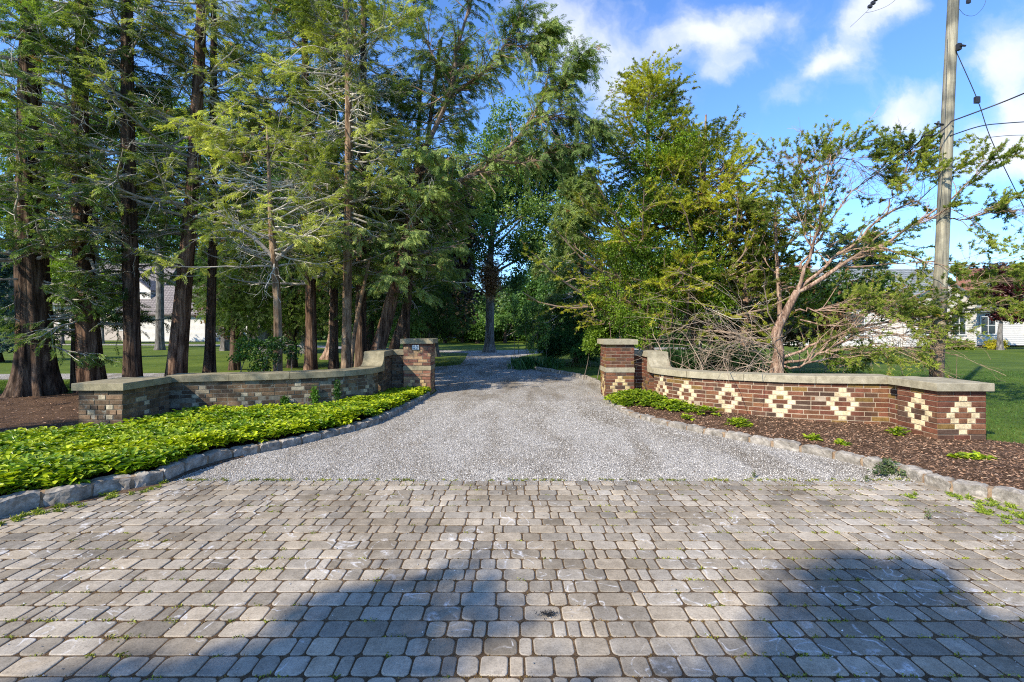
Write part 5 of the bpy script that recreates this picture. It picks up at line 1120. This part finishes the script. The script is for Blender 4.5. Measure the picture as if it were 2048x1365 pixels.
dr = MB(); g_ = []; gable(dr, g_, -42.4, -39.6, 51.5, 55, 5.6, 6.7, .2, 'y'); dr.build('dormer_roof', M['roof_brown'], lh); gbl(g_, 'dormer_gable', M['siding_white'], lh)
tc_ = thing('trash_can', 'grey wheeled trash can standing by the dark garage doors', 'trash can'); a = np.linspace(0, 1, 2)
b_ = MB(); x, y = W(440,683,49.5)[:2]; tubes(b_, [(x,y,.02),(x,y,.95)], [.32,.42], 14); b_.build('body', M['bin'], tc_, smooth=True)
b_ = MB(); tubes(b_, [(x,y,.95),(x,y,1.0),(x,y,1.08),(x,y,1.13)], [.46,.46,.36,.02], 14); b_.build('lid', M['bin'], tc_, smooth=True)
# right house
rh = thing('house', 'white-sided house with grey roof and red brick chimneys on the right', 'house', 'houses behind the gate')
w1 = MB(); siding(w1, 21.5, 34.5, 35, 43, .12, 3.4, .15); gm = []; r1 = MB(); gable(r1, gm, 21.5, 34.5, 35, 43, 3.4, 6.2, .4)
w1.build('main_wall', M['siding_white'], rh); gbl(gm, 'gable_end', M['siding_white'], rh); r1.build('roof', M['roof_grey'], rh)
w2 = MB(); siding(w2, 34.7, 46, 36.2, 43, .12, 2.9, .15); gm = []; r2 = MB(); gable(r2, gm, 34.7, 46, 36.2, 43, 2.9, 5.0, .4)
w2.build('wing_wall', M['siding_white'], rh); gbl(gm, 'wing_gable', M['siding_white'], rh); r2.build('wing_roof', M['roof_grey'], rh)
w4 = MB(); siding(w4, 28.2, 33.2, 33.6, 34.97, .12, 3.3, .15); gm = []; r4 = MB(); gable(r4, gm, 28.2, 33.2, 33.6, 38, 3.3, 4.9, .3, 'y'); w4.build('porch_wall', M['siding_white'], rh); gbl(gm, 'porch_gable', M['siding_white'], rh); r4.build('porch_roof', M['roof_grey'], rh)
for x, y, z, w, h in ((23.2,34.96,1.0,1.1,1.5),(25.6,34.96,1.0,1.1,1.5),(29.4,33.56,1.0,.9,1.5),(31.9,33.56,1.0,.9,1.5),(36.6,36.16,1.0,1.1,1.3),(40,36.16,1.0,1.1,1.3)): window(rh, x, y, z, w, h)
d = MB(); bevbox(d, 30.2, 31.1, 33.5, 33.56, .14, 2.3, .01); d.build('front_door', M['darkdoor'], rh)
for k, (x, y, z1, w) in enumerate(((36.4,37.4,6.15,1.3),(23.4,38.4,6.5,1.4))):
    c = MB(); bevbox(c, x-w/2, x+w/2, y-.45, y+.45, 2.0, z1-.2, .01); bevbox(c, x-w/2-.07, x+w/2+.07, y-.52, y+.52, z1-.2, z1, .01); c.build('chimney', M['chimney'], rh)
c = MB(); box(c, 21.3, 34.6, 34.86, 35, -.02, .11); c.build('foundation', M['mortar'], rh)
dk = thing('deck_bench', 'white slatted porch railing in front of the white house', 'railing')
r_ = MB()
for x in np.arange(26.2, 28.3, .16): box(r_, x-.02, x+.02, 33.9, 33.94, .1, .75)
r_.build('baluster_row', M['trim'], dk); r_ = MB(); box(r_, 26.1, 28.35, 33.88, 33.96, .751, .81); box(r_, 26.1, 28.35, 33.87, 33.97, .02, .1); r_.build('rail', M['trim'], dk)

# ------------------------------------------------------------------ utility pole and wires
po = thing('utility_pole', 'tall weathered wooden utility pole with charred foot beyond the right wall', 'utility pole')
pq = np.array([(*W(1873,760,8.5)[:2], -.1, .108), (*W(1873,755,8.5), .105), (*W(1884,500,8.5), .099), (*W(1897,200,8.5), .09), (*W(1907,0,8.5), .082), (*W(1921,-280,8.5), .075)])
trunk_mesh(pq, 'shaft', M['pole'], po, sides=24, flare=1.0, flute=.008, seed=2, lobes=3)
def hw(px, py, y): return W(px, py, y)
mb = MB(); p = W(1911,98,8.42); bevbox(mb, p[0]-.03, p[0]+.03, p[1]-.09, p[1]-.03, p[2]-.06, p[2]+.06, .01); tubes(mb, [p+[0,-.1,0], p+[0.07,-.12,-.02]], [.02,.015], 6); mb.build('bolt_bracket', M['black'], po)
mb = MB(); p = W(1884,250,8.36); tubes(mb, [p+[.02,.0,0], p+[-.10,-.03,0], p+[-.16,-.03,.01]], [.02,.018,.012], 6); tubes(mb, [p+[-.09,-.03,-.05], p+[-.09,-.03,.05]], [.016,.016], 6); mb.build('wire_clamp', M['black'], po)
mb = MB(); p = W(1866,622,8.33); bevbox(mb, p[0]+.03, p[0]+.13, p[1]-.0, p[1]+.03, p[2]-.1, p[2]-.05, .003); mb.build('yellow_tag', M['yellow'], po)
mb = MB(); q = resample(np.array([W(1894,60,8.38), W(1890,200,8.36), W(1884,330,8.35), W(1876,420,8.34)]), 12); tubes(mb, q, 0*q[:, 0]+.006, 4, (.1,.1,.1)); mb.build('ground_wire', M['black'], po)
def wire(label, pts, r=.009, group='overhead wires', K=24, box_at=None, cat='wire', name='overhead_wire'):
    q = resample(np.array([W(*p) for p in pts]), K); root = None
    mb = MB(); tubes(mb, q, 0*q[:, 0]+r, 5)
    if box_at is None: return mb.build(name, M['black'], None, smooth=True, **props(label, cat, group))
    root = thing(name, label, cat, group); mb.build('cable', M['black'], root, smooth=True)
    for (px, py, y, w, h) in box_at:
        c = W(px, py, y); m2 = MB(); bevbox(m2, c[0]-w, c[0]+w, c[1]-w*.6, c[1]+w*.6, c[2]-h, c[2]+h, w*.3); m2.build('insulator', M['black'], root)
wire('guy wire with square insulator slanting down right from the pole', [(1911,100,8.4),(1955,200,8.4),(1985,285,8.4),(2060,440,8.4)], .007, box_at=[(1954,200,8.4,.04,.06)])
wire('thick black cable rising right from the pole', [(1903,243,8.35),(1960,222,8.2),(2010,203,8),(2070,178,7.6)], .012)
wire('thin cable leaving the pole to the right over the house', [(1900,272,8.4),(1960,253,8.6),(2010,247,9),(2070,243,9.5)], .010)
wire('lowest faint pair line crossing right of the pole', [(1935,281,9.5),(1990,274,10),(2030,271,10.4),(2080,271,11)], .006)
wire('cable sagging left from the pole clamp into the juniper', [(1882,252,8.35),(1862,262,8.4),(1845,272,8.4),(1838,284,8.5),(1800,312,9),(1740,352,10)], .009)
wire('doubled cable bending round the pole down to the left', [(1903,243,8.3),(1892,255,8.3),(1870,270,8.32),(1848,272,8.4),(1834,290,8.6),(1800,316,9.2),(1700,385,11)], .011)
wire('hanging wire with insulator string at the top of the frame', [(1775,-30,9),(1755,0,9),(1742,14,9),(1731,26,9),(1700,55,9)], .003, box_at=[(1740,13,9,.035,.03),(1746,6,9,.035,.03),(1752,-2,9,.035,.03)])
wire('thin looping wire right of the insulator string', [(1732,26,9),(1750,22,9),(1775,12,9),(1795,-4,9),(1810,-25,9)], .003)
wire('short loop wire right of the pole top', [(1918,18,8.5),(1930,30,8.5),(1950,31,8.5),(1968,12,8.5),(1975,-15,8.5)], .003, box_at=[(1937,3,8.5,.03,.035)])
# service poles that carry the wires beyond the frame
sp_ = thing('utility_pole', 'second wooden utility pole off to the right carrying the wires', 'utility pole')
trunk_mesh(np.array([(14.5,7.2,-.1,.15),(14.5,7.2,5,.13),(14.5,7.2,9.6,.1)]), 'shaft', M['pole'], sp_, sides=16, flare=1.0, flute=.01, seed=4, lobes=3)

# ------------------------------------------------------------------ ground cover, weeds, grass, debris
def inside_bed(K0, KB, n):
    i = rng.uniform(0, 88.99, n); a = i.astype(int); f = (i-a)[:, None]; v = rng.random((n, 1)); A = K0[a]*(1-f)+K0[a+1]*f; B = KB[a]*(1-f)+KB[a+1]*f; return A*(1-v)+B*v, v[:, 0], A, B
rng = np.random.default_rng(200)
def pachy(P, n_leaf, size, c0, c1, seed, hz):
    n = len(P); mb = MB(); V = []; C = []; 
    col = pal2(P, c0, c1, 1.5, seed, .6)
    for k in range(n_leaf):
        th = 2*np.pi*k/n_leaf*1.0+rng.uniform(0, .7, n)+rng.uniform(0, 6.3, n)*0; el = rng.uniform(-.15, .7, n)
        D = np.stack([np.cos(th+P[:, 0]*50)*np.cos(el), np.sin(th+P[:, 0]*50)*np.cos(el), np.sin(el)], -1); U = nrm(np.array([0, 0, 1.])-D*D[:, 2:3]); Sd = np.cross(D, U); l = (size*rng.uniform(.55, 1.4, n))[:, None]; w = l*.27
        o = P+D*l*.12; tp = P+D*l-np.array([0, 0, .12])*l
        V.append(np.stack([o, P+D*l*.42+Sd*w*.55+U*.09*l, P+D*l*.76+Sd*w*.95+U*.06*l, tp, P+D*l*.76-Sd*w*.95+U*.06*l, P+D*l*.42-Sd*w*.55+U*.09*l], 1)); C.append(np.repeat((col*rng.uniform(.7, 1.2, (n, 1)))[:, None], 6, 1))
    V = np.concatenate(V).reshape(-1, 3); C = np.concatenate(C).reshape(-1, 3); k = np.arange(0, len(V), 6)[:, None]; F = np.concatenate([k+[0, 1, 2, 3], k+[0, 3, 4, 5]]); mb.add(V, F, C); return mb
P2, v, A, B = inside_bed(KLi, backL, 13000)
dk_ = np.linalg.norm(P2-A, axis=1); db = np.linalg.norm(P2-B, axis=1); ok = (dk_ > .03) & (db > .12+.22*vnoise(np.c_[P2, 0*P2[:, 0]], 1.5, 2)) & (P2[:, 1] > 2.6) & ~((P2[:, 0] > -6.3) & (P2[:, 0] < -5.35) & (P2[:, 1] > 6.4)) 
P2 = P2[ok]; dk_ = dk_[ok]; hz_ = (np.array([hL(y) for y in P2[:, 1]])-.03)*(1-v[ok])+.02*v[ok]+.05*np.minimum(1, dk_/.25)*(1-.6*v[ok])+.09*vnoise(P2, 3.2, 5)+rng.uniform(-.035, .03, len(P2))
P3 = np.c_[P2, hz_+.02]; near = P3[:, 1] < 6.6; P3 = P3[near | (rng.random(len(P3)) < .85)]
gc = pachy(P3, 7, .085, (.12,.22,.012), (.50,.56,.02), 3, None); gc.build('ground_cover', M['pachy'], kind='stuff', label='bright yellow-green pachysandra filling the left bed', category='ground cover')
rng = np.random.default_rng(201)
def patch(label, c, r, n, h, seed, squash=1.0, size=.075):
    global rng
    rng = np.random.default_rng(seed); a = rng.uniform(0, 6.3, n); u = rng.random(n)**.5; P = np.c_[c[0]+np.cos(a)*u*r, c[1]+np.sin(a)*u*r*squash, 0*a+.08]
    P[:, 2] += h*(1-u**2)*rng.uniform(.4, 1, n); pachy(P, 7, size, (.12,.20,.012), (.38,.46,.02), seed, None).build('pachysandra_clump', M['pachy'], **props(label, 'plant', 'pachysandra clumps in the mulch bed'))
patch('largest dense yellow-green clump filling the corner by the right pillar', (2.45, 9.1), .62, 420, .2, 301, 1.1)
patch('medium yellow-green clump in front of the first wall diamonds', (2.85, 8.25), .36, 130, .13, 302)
patch('small loose clump at the foot of the third cream diamond', (3.22, 7.75), .2, 34, .12, 303)
patch('isolated leafy clump between kerb and wall in bare mulch', tuple(G(1478,862)[:2]), .16, 26, .1, 304)
patch('tiny sprout on the mulch right of the isolated clump', tuple(G(1628,893)[:2]), .07, 7, .05, 305)
patch('low flat sprout right of the tiny one near the kerb', tuple(G(1680,903)[:2]), .09, 7, .01, 306, .5)
patch('small upright sprout before the end pier', tuple(G(1793,880)[:2]), .09, 10, .1, 307)
patch('flat spreading patch in the mulch below the end pier', tuple(G(1945,932)[:2]), .22, 26, .01, 308, .35)
patch('tiny sprig near the kerb left of the isolated clump', tuple(G(1372,848)[:2]), .06, 6, .04, 309)

# weeds in paver joints and along kerbs
rng = np.random.default_rng(210)
def tufts(P, n_bl, hmin, hmax, c0, c1, wid=.004, flat=.6, seed=1):
    n = len(P); mb = MB(); Pn = np.repeat(P, n_bl, 0); m_ = len(Pn); Pn = Pn+np.c_[rng.normal(0, .008, (m_, 2)), np.zeros(m_)]
    D = nrm(rng.normal(0, flat, (m_, 3))*np.array([1, 1, .1])+np.array([0, 0, .6])); h = rng.uniform(hmin, hmax, m_)[:, None]; Sd = nrm(np.cross(D, rng.normal(size=(m_, 3))))*wid
    V = np.stack([Pn-Sd*.6, Pn+D*h*.55+Sd-0, Pn+D*h+np.array([0, 0, -.25])*h, Pn+D*h*.55-Sd], 1).reshape(-1, 3); F = np.arange(4*m_).reshape(-1, 4)
    mb.add(V, F, np.repeat(pal2(Pn, c0, c1, 2.5, seed, .7), 4, 0)); return mb
NW = 4200; rows = 4.555-.1276*rng.integers(0, 25, NW); X = rng.uniform(-5.5, 5.5, NW); k = vnoise(np.c_[X, rows, 0*X], .9, 31); sel = rng.random(NW) < np.clip((k-.25)*1.5, .04, 1)*np.where(X > 1.0, .75, np.where(X < -1.5, .55, .3)); 
Pw = np.c_[X+rng.normal(0, .004, NW), rows+rng.normal(0, .003, NW), 0*X+.008][sel]
def clusters(P, s, n): return np.repeat(P, n, 0)+np.c_[rng.normal(0, s, (len(P)*n, 1)), rng.normal(0, .004, (len(P)*n, 1)), np.zeros((len(P)*n, 1))]
mb = tufts(clusters(Pw, .016, 3), 6, .007, .022, (.12,.13,.025), (.36,.38,.06), .0038)
Pm = np.c_[rng.uniform(-5.5, 5.5, 900), 4.555-.1276*rng.integers(0, 25, 900), np.full(900, .009)]; o = tufts(clusters(Pm, .03, 3), 5, .004, .009, (.16,.09,.03), (.30,.20,.06), .004)
for q in o.F: mb.F.append(q+mb.n)
mb.V += o.V; mb.C += o.C; mb.n += o.n
f_, l_ = path_fn(KL); s = rng.uniform(.5, 3.6, 70); q, t = f_(s); nn = np.stack([t[:, 1], -t[:, 0]], -1); q = q+nn*rng.uniform(.03, .22, (70, 1)); mb2 = tufts(np.repeat(np.c_[q, 0*s+.012], 4, 0), 9, .02, .06, (.10,.15,.02), (.34,.38,.05), .004)
f_, l_ = path_fn(KR); s = rng.uniform(.9, 3.1, 150); q, t = f_(s); nn = np.stack([-t[:, 1], t[:, 0]], -1); q = q+nn*(rng.random((150, 1))**1.6*.55+.02); mb3 = tufts(np.repeat(np.c_[q, 0*s+.014], 3, 0), 9, .02, .055, (.09,.15,.02), (.33,.40,.05), .0045)
for o in (mb2, mb3):
    for q in o.F: mb.F.append(q+mb.n)
    mb.V += o.V; mb.C += o.C; mb.n += o.n
# edge between gravel and pavers
X = rng.uniform(-3.2, 3.9, 130); o = tufts(np.repeat(np.c_[X, 4.57+rng.normal(0, .015, 130), 0*X+.01], 2, 0), 7, .012, .04, (.10,.13,.02), (.34,.34,.07), .004)
for q in o.F: mb.F.append(q+mb.n)
mb.V += o.V; mb.C += o.C; mb.n += o.n
mb.build('joint_weeds', M['grassb'], kind='stuff', label='small weeds growing in the paver joints', category='weeds')
leafy('kerb_weed', 'bushy grey-green weed growing against the sunlit kerb at the gravel corner', 'weed', None, None, [(3.84,4.80,.07,.12,.07,.08),(3.70,4.72,.04,.10,.05,.035),(3.95,4.68,.03,.12,.05,.03)], 120, (.05,.08,.03), (.16,.22,.08), .045, 320, gap=.05, nt=6)
for i, (px, py, lab) in enumerate([(872,940,'thin seed stalk weed at the gravel edge right of centre'),(1733,955,'tall thin weed at the right end of the gravel edge'),(1509,945,'wispy weed at the gravel edge on the right'),(1857,1030,'small upright weed standing in the right pavers')][1:]):
    g0 = G(px, py+12); leafy('seed_weed', lab, 'weed', None, None, [(g0[0], g0[1], .05, .012, .012, .045)], 16, (.06,.09,.03), (.2,.26,.08), .022, 330+i, 'wispy weeds', gap=0, nt=4)
# debris: dark leaf crumb, pebbles
rng = np.random.default_rng(220); mb = MB(); c = G(1094,1237); A = np.c_[c[0]+rng.normal(0, .02, 90), c[1]+rng.normal(0, .012, 90), rng.uniform(.02, .032, 90)]
place(mb, LEAF, A, rng.normal(0, 1, A.shape), rng.uniform(.006, .013, 90), np.full((90, 3), .012)); mb.build('dark_crumb', M['chip'], **props('black crumbled leaf clump lying on a paver in the foreground', 'debris'))
def pebbles(P, r, c):
    n = len(P); t = np.array([(1,0,0),(-1,0,0),(0,1,0),(0,-1,0),(0,0,1),(0,0,-.3)]); f = np.array([[0,2,4],[2,1,4],[1,3,4],[3,0,4],[2,0,5],[1,2,5],[3,1,5],[0,3,5]])
    V = P[:, None]+t[None]*r[:, None, None]*rng.uniform(.6, 1.25, (n, 6, 3)); th = rng.uniform(0, 6.3, n); mb = MB(); mb.add(V.reshape(-1, 3), (f[None]+(np.arange(n)*6)[:, None, None]).reshape(-1, 3), np.repeat(c, 6, 0)); return mb
# loose gravel stones on the near half of the drive
n = 60000; yy = 4.5+(rng.random(n)**1.8)*5.0; xl = np.interp(yy, KL[:, 1], KL[:, 0]); xr = np.interp(yy, KR[:, 1], KR[:, 0]); xx = xl+(xr-xl)*rng.random(n); g_ = yy > 4.54
t = rng.random(n)[:, None]; C = np.array([.18,.165,.14])*(1-t)+np.array([.60,.572,.525])*t; mb = pebbles(np.c_[xx, yy, 0*xx+.005][g_], rng.uniform(.003, .008, n)[g_], C[g_])
n2 = 2600; Yp = np.where(rng.random(n2) < .75, 4.56-rng.exponential(.09, n2), 1.4+rng.random(n2)*3.2); mb2 = pebbles(np.c_[rng.uniform(-3.2, 3.9, n2), Yp, 0*np.zeros(n2)+.016], rng.uniform(.0018, .0055, n2), np.full((n2, 3), .42)*rng.uniform(.3, 1.3, (n2, 1)))
for q in mb2.F: mb.F.append(q+mb.n)
mb.V += mb2.V; mb.C += mb2.C; mb.n += mb2.n
mb.build('loose_gravel', M['chip'], kind='stuff')
# fallen leaves on the gravel
rng = np.random.default_rng(230); n = 220; yy = rng.uniform(4.6, 11, n); xx = np.interp(yy, KL[:, 1], KL[:, 0])*rng.uniform(.1, .98, n); k = n//3; xx[:k] = np.interp(yy[:k], KR[:, 1], KR[:, 0])*rng.uniform(.3, .97, k); mb = MB(); A = np.c_[xx, yy, 0*xx+.014]
place(mb, [tmpl_leaves(1, 3, .9, .1, 2)], A, rng.normal(0, 1, A.shape)*[1, 1, .1], rng.uniform(.012, .03, n), np.array([.17,.09,.045])*rng.uniform(.5, 1.5, (n, 1))); mb.build('fallen_leaves', M['chip'], kind='stuff')
# grass blades where the lawn comes near
rng = np.random.default_rng(240); n = 90000; yy = 3.0+rng.random(n)**1.15*13; xx = 5.4+rng.random(n)*15
ed = np.interp(xx, [5.9, 6.3, 7.4, 8.3, 8.5], [6.35, 5.95, 5.2, 4.4, 3.2]); g_ = (yy > ed+.02) & ~((xx < 6.12) & (yy < 6.75)) & (xx < yy*1.12+.5); P = np.c_[xx, yy, 0*xx][g_]
mb = tufts(P, 1, .03, .07, (.035,.085,.016), (.10,.19,.035), .0045, .35)
n = 30000; yy = 10.6+rng.random(n)*2.4; xx = -16+rng.random(n)*7.5; o = tufts(np.c_[xx, yy, 0*xx], 1, .03, .07, (.05,.09,.015), (.15,.22,.03), .005, .35)
for q in o.F: mb.F.append(q+mb.n)
mb.V += o.V; mb.C += o.C; mb.n += o.n
mb.build('grass_blades', M['grassb'], kind='stuff')
